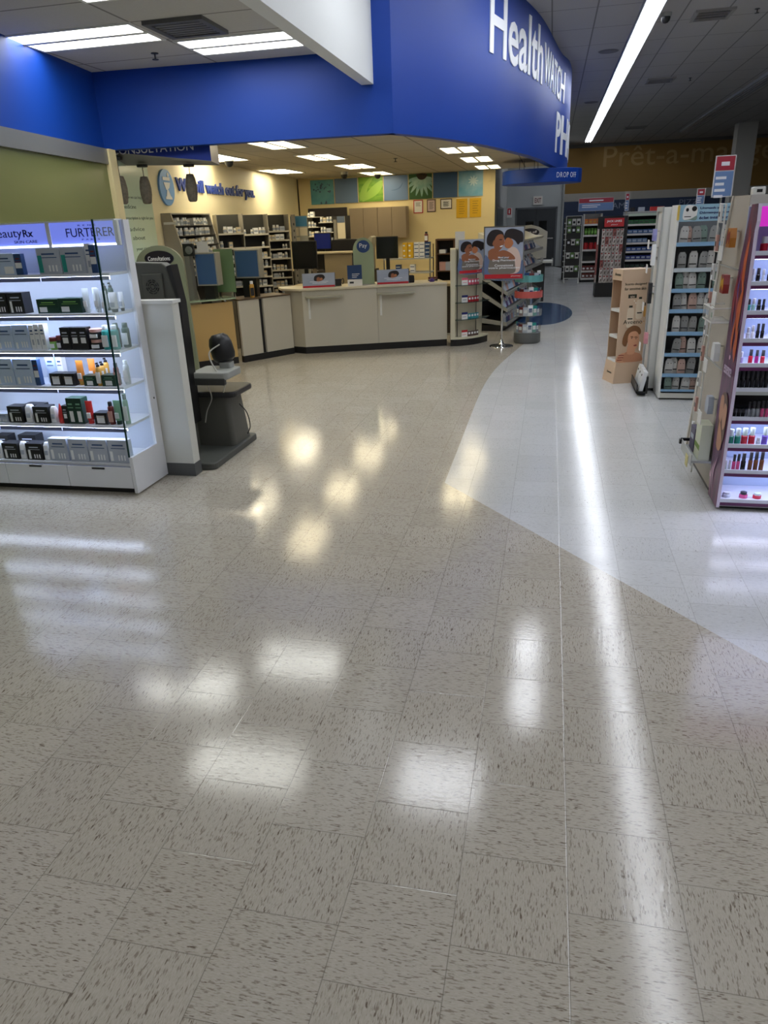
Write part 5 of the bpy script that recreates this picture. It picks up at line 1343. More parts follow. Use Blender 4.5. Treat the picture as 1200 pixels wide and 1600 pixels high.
for z in (.262, .52, .80):
    MB().bx(x0+.001, x0+.13, y0+.013, y1-.013, z-.03, z).build('shelf', white, av, world=False)
al = M('aveeno_green_ink', (44, 44, 34), .6); bt = M('print_cream_bottle', (226, 208, 184), .6); am = M('print_amber', (206, 150, 70), .6); skn = M('print_fair_skin', (222, 164, 128), .6); bh = M('print_blonde_hair', (132, 88, 52), .6); pkn = M('print_nail', (150, 66, 60), .6); fl = M('print_shoulder', (206, 146, 112), .6)
shp = [(R(.27, .58, .79, .835), 0), (blob([(.60,.56),(.60,.74),(.66,.77),(.80,.77),(.86,.74),(.86,.56),(.73,.53)], 4), 1), (R(.67, .78, .775, .80), 0),
       (blob([(.28,.45),(.28,.64),(.34,.67),(.46,.67),(.52,.64),(.52,.45),(.40,.43)], 4), 1), (R(.33, .46, .675, .70), 0), (blob([(.88,.58),(.89,.66),(.92,.69),(.95,.66),(.96,.58),(.92,.55)], 4), 2), (R(.90, .94, .69, .73), 0),
       (R(.64,.82,.60,.615), 0), (R(.31,.49,.53,.545), 0), (ellipse(.5,.755,.02,.008,8), 4), (ellipse(.56,.73,.02,.008,8), 4), (ellipse(.84,.48,.02,.006,8), 2), (ellipse(.92,.50,.02,.007,8), 2),
       (blob([(.02,.0),(.10,.09),(.40,.11),(.46,.0)], 3), 3), (blob([(.28,.0),(.30,.10),(.42,.13),(.62,.12),(.88,.095),(.97,.05),(.97,.0)], 4), 7),
       (blob([(.40,.10),(.42,.22),(.66,.20),(.66,.10)], 3), 3),
       (blob([(.26,.20),(.18,.24),(.20,.32),(.30,.40),(.50,.45),(.72,.44),(.84,.39),(.82,.34),(.60,.34),(.40,.26),(.34,.20)]), 5),
       (blob([(.40,.22),(.38,.32),(.46,.37),(.66,.38),(.78,.33),(.80,.25),(.76,.18),(.66,.155),(.52,.17)]), 3),
       (blob([(.60,.305),(.68,.315),(.76,.30),(.68,.30)], 3), 5), (blob([(.46,.315),(.54,.32),(.58,.305),(.52,.305)], 3), 5), (blob([(.60,.20),(.68,.213),(.74,.205),(.68,.192)], 3), 6), (ellipse(.52,.295,.022,.006,10), 0), (ellipse(.68,.287,.022,.006,10), 0),
       (R(.03,.22,.02,.03), 6), (R(.05,.26,.05,.06), 6), (R(.07,.27,.08,.09), 6)]
art('picture', av, (x0, y0, .238), (1,0,0), x1-x0, .86, shp, [al, bt, am, skn, M('print_white_flower', (236, 230, 220), .6), bh, pkn, fl], world=False)
lettering('lettering', 'Aveeno', av, (x0+.05, y0, .645), (1,0,0), .215, .044, al, world=False)
lettering('lettering', 'Scents designed', av, (x0+.035, y0, 1.045), (1,0,0), .24, .030, al, world=False)
lettering('lettering', 'for sensitive skin', av, (x0+.035, y0, 1.0), (1,0,0), .24, .030, al, world=False)
lettering('lettering', 'NEW', av, (x0+.105, y0-.002, .92), (1,0,0), .05, .020, bt, world=False)
lettering('lettering', 'Aveeno', av, (x0-.005, y1-.06, 1.145), (0,-1,0), .15, .032, al, world=False)
lettering('lettering', 'Aveeno', av, (.012, d-.09, .10), (0,-1,0), .12, .026, al, world=False)

# ------------------------------------------------------------------ mask rack
bagw_ = M('mask_pack_white', (206, 204, 200), .4); bagg = M('mask_pack_grey', (150, 150, 148), .4); bagp = M('mask_pack_blush', (196, 164, 152), .4); bagt = M('mask_pack_mint', (128, 150, 140), .4)
mk = thing('mask_rack', 'white shelf rack of face mask packs with a light blue header', 'display rack', (1.55, 7.75, 0))
lb_ = M('mask_header_blue', (150, 188, 208), .5); rl_ = M('mask_rail_blue', (132, 172, 206), .45); gyb = M('rack_back_grey', (120, 122, 124), .5)
MX0, MX1, MY = 1.135, 2.02, 7.58
MB().bx(MX0, MX0+.018, MY, 7.95, .02, 1.82).build('side_panel', white, mk)
MB().bx(MX0+.018, MX1, 7.93, 7.95, .02, 1.82).build('back_panel', gyb, mk)
MB().bx(MX0+.018, MX1, MY+.0, 7.93, .02, .085).build('base', M('rack_base_white', (206, 204, 196), .45), mk)
MB().bx(MX0+.018, MX1, MY+.03, 7.93, .0, .02).build('plinth', vinyl, mk)
hd = MB().bx(MX0+.018, MX1, MY-.004, MY+.01, 1.675, 1.82).build('header', lb_, mk)
MB().bx(MX0-.004, MX0+.016, MY-.012, MY-.0005, 1.69, 1.815).build('yellow_edge', M('edge_yellow', (216, 186, 90), .5), hd)
art('mask_print', hd, (MX0+.04, MY-.004, 1.685), (1,0,0), .13, .13, [(blob([(.08,.1),(.05,.5),(.2,.95),(.6,1.),(.95,.85),(.98,.4),(.8,.05),(.4,.0)]), 0), (ellipse(.32,.70,.10,.12,14), 1), (ellipse(.78,.76,.17,.17,16), 2), (R(.15,.6,.22,.27), 1), (blob([(.1,.0),(.5,.02),(.95,.0),(.98,.3),(.6,.1)], 3), 3)], [paper, ink, black, bagt])
for s, z, w_ in (('Unmask your inner glow', 1.772, .42), ('Démasquez votre', 1.733, .29), ('éclat intérieur', 1.692, .25)):
    lettering('header_lettering', s, hd, (MX0+.19, MY-.004, z), (1,0,0), w_, .024, inkblue, bold=.02)
MZ = [1.477, 1.248, 1.061, .87, .657, .452, .249, .088]
for k, z in enumerate(MZ):
    s_ = MB().bx(MX0+.019, MX1, MY+.012, 7.93, z-.012, z).build('shelf', gyb, mk)
    MB().bx(MX0+.019, MX1, MY, MY+.0115, z-.018, z+.018).build('price_rail', rl_ if k != 1 else M('rail_pale', (190, 200, 206), .4), s_)
    if k == 3: MB().bx(1.50, 1.62, MY-.002, MY-.0002, z-.017, z+.017).build('yellow_tag', M('tag_yellow', (222, 180, 60), .5), s_)
def maskpack(col, w=.080, h=.162):
    mb = MB(); vs = []; prof = [(0, .5, .10), (.12, .5, .16), (.5, .5, .18), (.85, .46, .12), (.93, .34, .05), (1, .30, .02)]; n = 12
    for z, a, b_ in prof:
        for i in range(n):
            t_ = 2*PI*i/n; c, s_ = math.cos(t_), math.sin(t_)
            vs.append((a*w*math.copysign(abs(c)**.5, c), .02+b_*w*s_, z*h))
    fs = []
    for j in range(len(prof)-1):
        for i in range(n): fs.append((j*n+i, j*n+(i+1) % n, (j+1)*n+(i+1) % n, (j+1)*n+i))
    fs.append(tuple(range(n))[::-1]); k = (len(prof)-1)*n; fs.append(tuple(range(k, k+n)))
    mb.add(vs, fs)
    f = MB().bx(-w*.4, w*.4, .002, .006, h*.26, h*.31).lathe([(.0005, .003), (w*.055, .003), (w*.055, .006)], n=8, X=Matrix.Translation((-w*.18, .008, h*.72)) @ Matrix.Rotation(PI/2, 4, 'X')).lathe([(.0005, .003), (w*.055, .003), (w*.055, .006)], n=8, X=Matrix.Translation((w*.18, .008, h*.72)) @ Matrix.Rotation(PI/2, 4, 'X'))
    return [('pouch', mb.mesh('pouch', col, True)), ('face_print', f.mesh('face_print', ink))]
MP = [Proto('mask_pack', maskpack(c)) for c in (bagw_, bagg, bagp, bagt)]
mpn = ['white', 'grey', 'blush', 'mint']
random.seed(21)
LAY = [[.05,.09,.17,.225,.31,.42,.47,.60,.68], [.06,.16,.25,.31,.40,.49,.60,.70], [.06,.11,.18,.26,.40,.46,.58,.66], [.06,.12,.20,.27,.34,.42,.52,.64], [.07,.15,.22,.32,.40,.46,.56,.68], [.09,.16,.24,.33,.41,.50,.62], [.05,.10,.17,.25,.40,.50,.62], [.06,.13,.22,.30,.36,.50,.62]]
for k, xs in enumerate(LAY):
    for j, x in enumerate(xs):
        i = random.choices(range(4), (6, 5, 2, 3))[0]
        nm = ORD[k]
        MP[i].put('%s face mask pack, %s from side panel, %s shelf down of mask rack' % (mpn[i], ORD[j], nm), 'mask pack', (MX0+.03+x, MY+.03+.02*(j % 2), MZ[k]+.005), random.uniform(-.12, .12), 'packs on the mask rack', (random.uniform(.88, 1.05), 1, random.uniform(.92, 1.0)*(.83 if k == 7 else 1)), (random.uniform(-.02, .0), random.uniform(-.08, .12)))

# white gondola end behind it, with clip strips and a low tray
gw = thing('white_gondola', 'white gondola end panel between the cardboard display and the mask rack', 'shelving', (1.4, 8.15, 0))
MB().bx(1.07, 2.0, 7.99, 8.40, .03, 1.81).build('end_panel', white, gw)
MB().bx(1.055, 1.07, 8.36, 8.41, .0, 1.815).bx(1.055, 1.07, 7.98, 8.02, 0, 1.815).bx(1.055, 1.07, 8.02, 8.36, 1.77, 1.815).bx(1.055, 1.07, 8.02, 8.36, 1.32, 1.345).bx(1.055, 1.07, 8.02, 8.36, .98, .995).build('frame', ltgrey, gw)
MB().bx(1.07, 2.0, 8.0, 8.40, 0, .03).build('plinth', vinyl, gw)
def clip(label, x, y, z, c, tag=True, h=.11, pr=None):
    t = thing('clip_strip_pack', label, 'pack', (x, y, z), PI/2*3, 'packs clipped to the gondola ends')
    MB().prism([(-.045, 0), (.045, 0), (.05, h*.5), (.035, h), (-.035, h), (-.05, h*.5)], 0, .035, 'y').build('pack', c, t, world=False)
    if pr: MB().prism(blob([(-.04, .02), (.0, .05), (.035, .02), (.03, .09), (-.01, .075), (-.035, .10)]), -.002, -.0004, 'y').build('printed_swirl', pr, t, world=False)
    if tag: MB().bx(-.055, .055, -.036, -.032, -.075, .01).build('price_tag', paper, t, world=False)
    MB().bx(-.004, .004, .035, .06, h*.8, h*.85).build('clip', ltgrey, t, world=False)
clip('pale violet pack clipped high on the white gondola end', 1.0, 8.10, 1.50, M('pack_lilac', (150, 150, 206), .4))
clip('white pack clipped at mid height on the white gondola end', 1.0, 8.05, 1.27, PM['whitep'], h=.2)
clip('black pack clipped below middle on the white gondola end', 1.0, 8.05, .90, PM['black'], h=.2)
clip('pink pack clipped low on the white gondola end', 1.0, 8.0, .50, M('pack_blush2', (206, 140, 150), .4))
t = thing('floor_tray', 'black floor tray of white folded boxes at the foot of the white gondola', 'tray', (.99, 8.0, .0))
MB().prism([(.94, .03), (1.05, .03), (1.05, .20), (1.03, .20), (1.03, .05), (.94, .05)], 7.72, 8.26, 'y').bx(.94, .95, 7.72, 8.26, .03, .12).bx(.96, 1.04, 7.8, 7.82, 0, .03).bx(.96, 1.04, 8.15, 8.17, 0, .03).build('tray_body', black, t)
for k in range(3):
    pr = Proto('flat_white_box', carton(.15, .2, .04, PM['whitep'], ink, (.2, .5, .7, .8)))
    pr.put('flat white box, %s along the black floor tray by the white gondola' % ORD[k], 'box', (.965, 8.15-.165*k, .0525), -PI/2, 'boxes in the black floor tray', tilt=(-.2, 0))

# ------------------------------------------------------------------ cosmetics shelf on the right, purple side
es = thing('makeup_display', 'lit makeup display with a purple printed side panel at the right edge of the photo', 'display shelf', (1.6, 4.7, 0))
pur = noise_mat('purple_streak_print', (66, 24, 74), (112, 44, 96), 5, .35, stretch=(1, 5, 1.2)); 
EX0, EX1 = 1.10, 2.05
prof = [(4.733, 1.787), (4.60, 1.79), (4.585, 1.70), (4.60, 1.655), (4.60, 1.25), (4.565, .67), (4.555, .02), (4.80, .02), (4.875, .57), (4.88, 1.13), (4.815, 1.51)]
sd = MB().prism(prof, EX0, EX0+.018, 'x').build('side_panel', pur, es)
MB().prism([(4.60, 1.79), (4.585, 1.70), (4.60, 1.655), (4.565, .67), (4.555, .02), (4.549, .02), (4.559, .67), (4.594, 1.655), (4.578, 1.70), (4.594, 1.79)], EX0+.002, EX0+.02, 'x').build('acrylic_edge', M('pale_acrylic_edge', (226, 214, 236), .2), sd)
def sp(y, z): return ((4.90-y)/.40, z/1.80)
def streak(pts, wv):
    wv = wv*1.9
    K = spline([(*sp(y, z), 0) for y, z in pts], 8); L_, R_ = [], []
    n = len(K)
    for i, p in enumerate(K):
        f = math.sin(PI*min(max(i/(n-1), .03), .97))*wv; L_.append((p.x-f, p.y)); R_.append((p.x+f, p.y))
    return L_ + R_[::-1]
orm = M('print_orange', (206, 92, 40), .4); prm = M('print_crimson', (150, 36, 60), .4); vim = M('print_violet', (78, 60, 150), .4); pkm = M('print_pale_pink', (222, 170, 200), .4)
sh_ = [(streak([(4.70, 1.70), (4.68, 1.60), (4.73, 1.52)], .04), 1), (streak([(4.66, 1.62), (4.70, 1.45), (4.66, 1.30)], .05), 0), (streak([(4.72, 1.48), (4.76, 1.30), (4.72, 1.15)], .05), 1), (streak([(4.64, 1.36), (4.68, 1.22), (4.66, 1.05)], .06), 0),
       (streak([(4.80, 1.42), (4.83, 1.25), (4.80, 1.1)], .04), 1), (streak([(4.74, 1.40), (4.76, 1.33), (4.74, 1.26)], .02), 2), (streak([(4.70, 1.20), (4.74, 1.05), (4.72, .96)], .03), 0), (streak([(4.62, 1.12), (4.64, 1.0), (4.62, .92)], .05), 0),
       (blob([sp(4.66,.72), sp(4.60,.66), sp(4.585,.56), sp(4.60,.44), sp(4.68,.40), sp(4.76,.46), sp(4.79,.58), sp(4.76,.70)]), 6),
       (blob([sp(4.78,.68), sp(4.71,.69), sp(4.69,.60), sp(4.72,.53), sp(4.78,.56)]), 4), (blob([sp(4.67,.66), sp(4.60,.64), sp(4.60,.54), sp(4.65,.50), sp(4.69,.57)]), 4), (blob([sp(4.74,.53), sp(4.68,.50), sp(4.62,.42), sp(4.66,.36), sp(4.74,.38)]), 4),
       (streak([(4.66, .32), (4.72, .20), (4.70, .08)], .012), 3), (streak([(4.72, .28), (4.76, .16), (4.74, .05)], .010), 3), (blob([sp(4.80,.16), sp(4.785,.145), sp(4.77,.16), sp(4.785,.19)], 3), 3)]
art('printed_picture', sd, (EX0, 4.90, 0), (0, -1, 0), .40, 1.80, sh_, [orm, prm, vim, pkm, M('print_face_tan', (196, 140, 108), .4), PM['wine'], M('print_brown_hair', (96, 60, 52), .4)])
lettering('lettering', 'essence', sd, (EX0, 4.80, .83), (0,-1,0), .19, .05, M('print_lilac_white', (226, 206, 232), .4), off=.009)
MB().lathe([(.001, 0), (.014, .004), (.014, .006)], n=14, X=Matrix.Translation((EX0-.002, 4.71, .935)) @ Matrix.Rotation(-PI/2, 4, 'Y')).build('emblem', pkm, sd)
ew = M('makeup_shelf_white', (222, 226, 240), .3)
MB().bx(EX0+.019, EX1, 4.86, 4.88, .02, 1.78).build('back_panel', M('makeup_back_blue', (168, 184, 212), .4), es)
MB().bx(EX0+.019, EX1, 4.60, 4.86, 1.775, 1.79).build('top_panel', ew, es)
hd = MB().bx(EX0+.022, EX1, 4.598, 4.612, 1.672, 1.775).build('header_panel', M('magenta_header', (206, 50, 190), .4, 0, .7, (206, 44, 190)), es)
MB().lathe([(.001, 0), (.016, .002), (.016, .004)], n=14, X=Matrix.Translation((1.20, 4.596, 1.735)) @ Matrix.Rotation(PI/2, 4, 'X')).build('emblem', pkm, hd)
MB().bx(EX0+.019, EX1, 4.575, 4.86, .02, .045).build('base', ltgrey, es); MB().bx(EX0+.03, EX1, 4.60, 4.86, 0, .02).build('plinth', vinyl, es)
led2 = emis('makeup_led_strip', (222, 226, 255), 15.0)
prl = M('purple_price_rail', (92, 36, 84), .4)
EZs = [1.533, 1.372, 1.212, 1.055, .912, .768, .592, .422, .258, .066]
for k, z in enumerate(EZs):
    yf = 4.60-.004*k
    dk = k in (5,)
    s_ = MB().bx(EX0+.02, EX1, yf, 4.858, z-.014, z).build('shelf', ew, es)
    MB().bx(EX0+.022, EX1, yf-.010, yf-.0003, z-.032, z-.012).build('price_rail', prl if not dk else ltgrey, s_)
    MB().bx(EX0+.022, EX1, yf-.008, yf-.0004, z-.012, z+.012).build('clear_lip', ew, s_)
    if k not in (4, 5, 9): MB().bx(EX0+.03, EX1, yf+.004, yf+.030, z-.034, z-.0145).build('light_strip', led2, s_)
MB().bx(EX0+.022, EX1, 4.80, 4.855, .78, .905).build('dark_insert', black, es)
MB().bx(EX0+.022, EX1, 4.80, 4.855, .605, .75).build('dark_insert', black, es)
EC = dict(red=((196, 36, 60), 'red polish bottle'), clear=((206, 214, 226), 'clear pot'), blk=((24, 24, 30), 'black tube'), teal=((40, 160, 150), 'teal tube'), mint=((170, 216, 210), 'mint tube'), wht=((236, 238, 244), 'white tube'), lil=((186, 170, 226), 'lilac tube'),
          mag=((176, 40, 130), 'magenta tube'), green=((30, 130, 110), 'green glass bottle'), vio=((120, 90, 200), 'violet bottle'), pink=((214, 84, 140), 'pink gloss tube'), brn=((120, 78, 56), 'brown foundation tube'), dark=((34, 34, 40), 'dark mascara tube'), grey=((150, 156, 166), 'grey tube'))
ESS = [('red',1.180,4.650,.040,.085,0),('blk',1.235,4.65,.03,.09,0),('red',1.29,4.65,.04,.085,0),('clear',1.138,4.620,.020,.076,1),('blk',1.163,4.620,.023,.079,1),('clear',1.190,4.620,.017,.072,1),('blk',1.22,4.62,.02,.08,1),('teal',1.134,4.61,.022,.071,2),('mint',1.160,4.61,.022,.074,2),('blk',1.188,4.61,.022,.070,2),('blk',1.212,4.61,.017,.070,2),
 ('wht',1.153,4.61,.021,.069,3),('wht',1.177,4.61,.021,.080,3),('blk',1.204,4.61,.020,.090,3),('blk',1.229,4.61,.020,.090,3),('lil',1.136,4.61,.021,.071,4),('red',1.187,4.61,.024,.085,4),('mag',1.220,4.61,.021,.082,4),('red',1.253,4.61,.024,.081,4),
 ('dark',1.135,4.60,.021,.102,5),('dark',1.161,4.60,.021,.106,5),('dark',1.187,4.60,.021,.109,5),('dark',1.213,4.60,.021,.109,5),('dark',1.239,4.60,.021,.113,5),('dark',1.265,4.60,.021,.113,5),('dark',1.291,4.6,.021,.11,5),
 ('blk',1.14,4.6,.02,.05,6),('blk',1.165,4.6,.02,.05,6),('blk',1.19,4.6,.02,.05,6),('grey',1.217,4.59,.017,.096,6),('grey',1.243,4.59,.021,.099,6),('grey',1.267,4.59,.021,.099,6),('pink',1.292,4.59,.021,.103,6),('pink',1.318,4.59,.021,.103,6),
 ('green',1.141,4.585,.036,.095,7),('green',1.179,4.585,.036,.099,7),('red',1.218,4.585,.038,.103,7),('red',1.259,4.585,.038,.106,7),('vio',1.332,4.585,.034,.110,7),('clear',1.297,4.585,.025,.047,7),
 ('clear',1.132,4.58,.018,.065,8),('clear',1.153,4.58,.018,.065,8),('pink',1.177,4.58,.021,.102,8),('pink',1.201,4.58,.021,.106,8),('blk',1.231,4.58,.028,.110,8),('brn',1.271,4.58,.025,.121,8),('brn',1.302,4.58,.026,.125,8),('brn',1.335,4.58,.026,.129,8),
 ('clear',1.17,4.6,.05,.035,9),('pink',1.27,4.6,.05,.04,9),('red',1.35,4.6,.05,.035,9)]
_ec = {}; en = {}
SHN = ['top','second','third','fourth','fifth','sixth','seventh','eighth','ninth','bottom']
for kd_, x, y, w_, h_, si in ESS:
    key = (kd_, round(w_, 3), round(h_, 3))
    if key not in _ec:
        col = M('makeup_'+kd_, EC[kd_][0], .25); r = w_/2
        if kd_ in ('green', 'vio') or (kd_ == 'red' and w_ > .035):
            cap_ = M('frosted_cap', (206, 224, 224), .3)
        else:
            cap_ = M('makeup_cap_'+('d' if kd_ in ('wht', 'clear', 'lil', 'mint') else 'l'), (40, 40, 46) if kd_ in ('lil',) else ((200, 204, 214) if kd_ not in ('blk', 'dark') else (54, 54, 60)), .3)
        _ec[key] = Proto('makeup_item', [('body', MB().lathe([(r*.95, 0), (r, h_*.04), (r, h_*.52), (r*.7, h_*.57)], 0, r, 12).mesh('body', col, True)), ('cap', MB().lathe([(r*.8, h_*.57), (r*.8, h_*.97), (r*.7, h_)], 0, r, 12).mesh('cap', cap_, True))])
    i = en.get((si, kd_), 0); en[(si, kd_)] = i+1
    n_ = sum(1 for e_ in ESS if e_[0] == kd_ and e_[5] == si)
    _ec[key].put('%s%s, %s shelf of lit makeup display' % (EC[kd_][1], ', %s from the purple side' % ORD[i] if n_ > 1 else '', SHN[si]), 'makeup', (x, y, EZs[si]+.0006), 0, 'makeup on the %s shelf' % SHN[si])

# grey gondola end behind the makeup display
gg = thing('grey_gondola', 'beige grey gondola end panel behind the purple makeup display', 'shelving', (1.6, 5.3, 0))
MB().prism([(4.90, .02), (4.90, 1.84), (5.30, 1.84), (5.47, 1.35), (5.62, .76), (5.80, .02)], 1.125, 2.05, 'x').build('end_panel', M('gondola_beige', (188, 180, 168), .5), gg)
MB().prism([(5.30, 1.845), (5.47, 1.35), (5.62, .76), (5.80, .0), (5.84, .0), (5.66, .76), (5.51, 1.35), (5.33, 1.845)], 1.115, 1.16, 'x').build('edge_post', M('gondola_post', (206, 200, 188), .45), gg)
MB().bx(1.125, 2.05, 4.92, 5.8, 0, .02).build('plinth', vinyl, gg)
MB().bx(1.118, 1.1245, 4.92, 5.44, 1.42, 1.428).build('panel_seam', ltgrey, gg); MB().bx(1.118, 1.1245, 4.92, 5.60, .80, .808).build('panel_seam', ltgrey, gg)
goldp = M('pack_gold_red', (186, 120, 44), .35)
clip('gold and red snack pack clipped high on the beige gondola end', 1.06, 5.02, 1.55, goldp, pr=M('pack_print_crimson', (140, 34, 40), .4))
clip('gold and red snack pack clipped lower on the beige gondola end', 1.06, 5.03, 1.28, M('pack_red_gold', (150, 50, 44), .35), pr=M('pack_print_gold', (220, 170, 50), .4))
clip('white card pack clipped under the wire basket', 1.06, 5.03, .86, PM['whitep'])
clip('white card pack clipped near the bottom of the beige gondola end', 1.06, 5.0, .52, PM['greysilver'])
bk = thing('wire_basket', 'small white wire basket with cards hanging on the beige gondola end', 'basket', (1.06, 4.95, 1.1))
wm = M('white_wire', (220, 220, 216), .4); b_ = MB()
for z in (1.115, 1.20):
    b_.tube([(1.124, 4.89, z), (1.0, 4.89, z), (1.0, 5.17, z), (1.124, 5.17, z)], .005, 6)
for y in [4.89+.04*i for i in range(8)]:
    b_.tube([(1.0, y, 1.20), (1.0, y, 1.115), (1.124, y, 1.115)], .0025, 5)
b_.build('wire_frame', wm, bk)
for k, (y, c) in enumerate(((5.10, 'pale'), (4.96, 'green'))):
    t = MB().bx(-.045, .045, -.002, .002, 0, .085, 0).bx(-.03, .03, -.003, -.002, .02, .05, 1).build('price_card', [paper, PM['paleblue'] if k == 0 else PM['green']], None, world=False, loc=(1.012, y, 1.1205), rz=-PI/2); props(t, '%s printed card in the small white wire basket' % c, 'card')
ws = thing('wire_ladder_strip', 'tall white wire ladder strip with little packs beside the beige gondola', 'rack', (1.08, 5.35, 0))
b_ = MB(); b_.tube([(1.08, 5.30, .0), (1.08, 5.30, 1.80), (1.08, 5.48, 1.80)], .006, 6).tube([(1.08, 5.48, 1.80), (1.08, 5.48, .0)], .005, 6)
for k in range(9): b_.tube([(1.08, 5.30, .25+.18*k), (1.08, 5.48, .25+.18*k)], .004, 5)
b_.build('wire_frame', wm, ws)
SP = [Proto('clip_pack', [('clip_pack', MB().bx(-.02, .02, -.008, .008, 0, .10, 0).bx(-.015, .015, -.009, -.008, .03, .06, 1).mesh('clip_pack', [c, PM['black']]))]) for c in (PM['whitep'], PM['rose'])]
for k in range(9):
    SP[k % 2].put('tiny %s pack, %s rung up the white wire ladder strip' % (('white', 'rose')[k % 2], ORD[k]), 'pack', (1.072, 5.39, .25+.18*k+.004), -PI/2, 'packs on the wire ladder strip')
tr_ = thing('shelf_tray', 'white low tray with black arm and yellow tag on the beige gondola end', 'tray', (1.06, 4.9, .2))
MB().bx(.99, 1.124, 4.89, 5.28, .20, .215).bx(.985, .99, 4.89, 5.28, .18, .255).build('tray_body', ltgrey, tr_)
MB().bx(.98, 1.124, 5.28, 5.295, .24, .26).bx(.97, .99, 5.27, 5.30, .22, .25).build('black_arm', black, tr_)
MB().bx(.981, .984, 4.98, 5.06, .14, .22).build('yellow_tag', M('tag_cream', (216, 206, 140), .6), tr_)
Proto('tissue_box', carton(.16, .24, .07, M('box_cream_green', (216, 220, 196), .5), M('box_green_band', (120, 150, 60), .5), (0, 1, .28, .42))).put('cream box with green band standing in the low tray', 'box', (1.03, 4.985, .2155), -PI/2)
Proto('violet_box', carton(.14, .16, .07, M('box_violet_grey', (90, 84, 110), .5), PM['greysilver'], (.2, .8, .5, .7))).put('violet grey box behind the cream box in the low tray', 'box', (1.03, 5.17, .2155), -PI/2)
t = thing('door_counter', 'small white electronic box on top of the beige gondola', 'sensor', (1.2, 5.1, 1.841))
MB().bx(1.17, 1.24, 5.05, 5.12, 1.841, 1.885).build('casing', white, t, bev=.006); MB().bx(1.19, 1.22, 5.045, 5.05, 1.855, 1.872).build('lens', black, t)

# ------------------------------------------------------------------ snack racks further down the aisle
def aisle_sign(label, x0, x1, y, z0, z1, split, rz=0, lines=3, pole=None):
    t = thing('aisle_sign', label, 'sign', ((x0+x1)/2, y, z0))
    w_ = x1-x0; h_ = z1-z0
    MB().bx(x0, x1, y, y+.02, z0, z1).build('board', M('sign_board_white', (206, 204, 204), .5), t)
    MB().bx(x0+.01, x1-.012, y-.004, y-.0002, z0+h_*split+.01, z1-.01).build('red_band', M('sign_crimson', (160, 40, 58), .45), t)
    MB().bx(x0+.01, x1-.012, y-.004, y-.0002, z0+.01, z0+h_*split).build('blue_band', M('sign_steel_blue', (104, 132, 178), .45), t)
    mb = MB()
    for k in range(lines):
        zz = z0+h_*split*(.75-.24*k); mb.bx(x0+w_*.1, x0+w_*(.62-.08*(k % 2)), y-.006, y-.004, zz-.010*h_/.3, zz+.010*h_/.3)
    mb.bx(x0+w_*.3, x0+w_*.7, y-.006, y-.004, z0+h_*(split+.35*(1-split)), z0+h_*(split+.6*(1-split)))
    mb.build('printed_lines', M('sign_print', (226, 226, 232), .5), t)
    if pole is not None:
        MB().tube([((x0+x1)/2, y+.01, pole), ((x0+x1)/2, y+.01, z0)], .012, 6).build('mount', steel, t)
    return t
aisle_sign('wide red and blue sign above the snack rack by the dark door', .70, 1.62, 21.9, 1.86, 2.19, .6, lines=2, pole=1.79)
aisle_sign('tall red and blue sign standing over the gondola by the pale pillar', 1.775, 1.99, 9.55, 1.90, 2.33, .62, lines=4, pole=1.78)
aisle_sign('small red and grey sign seen beyond the mask rack header', 2.37, 2.50, 14.0, 1.86, 2.11, .55, lines=3, pole=1.70)
aisle_sign('narrow edge-on sign above the chewing gum shelf', 1.66, 1.75, 19.0, 1.82, 2.20, .6, lines=3, pole=1.76)
g2 = thing('gondola', 'tall gondola behind the mask rack carrying the red and blue sign', 'shelving', (2.4, 9.7, 0)); MB().bx(1.55, 3.2, 9.4, 10.2, 0, 1.78).build('gondola_body', M('gondola_white_grey', (170, 170, 166), .5), g2)
MB().bx(1.56, 2.3, 9.39, 9.40, 1.62, 1.77).build('top_label', PM['paleblue'], g2)
g3 = thing('gondola', 'gondola far behind the mask rack under the small sign', 'shelving', (2.8, 14.4, 0)); MB().bx(2.2, 3.6, 14.1, 15, 0, 1.70).build('gondola_body', M('gondola_white_grey', (170, 170, 166), .5), g3)
MB().bx(2.21, 3.59, 14.09, 14.1, 1.5, 1.68).build('top_label', PM['navyb'], g3)

wr = M('rack_white_wire', (200, 200, 194), .5)
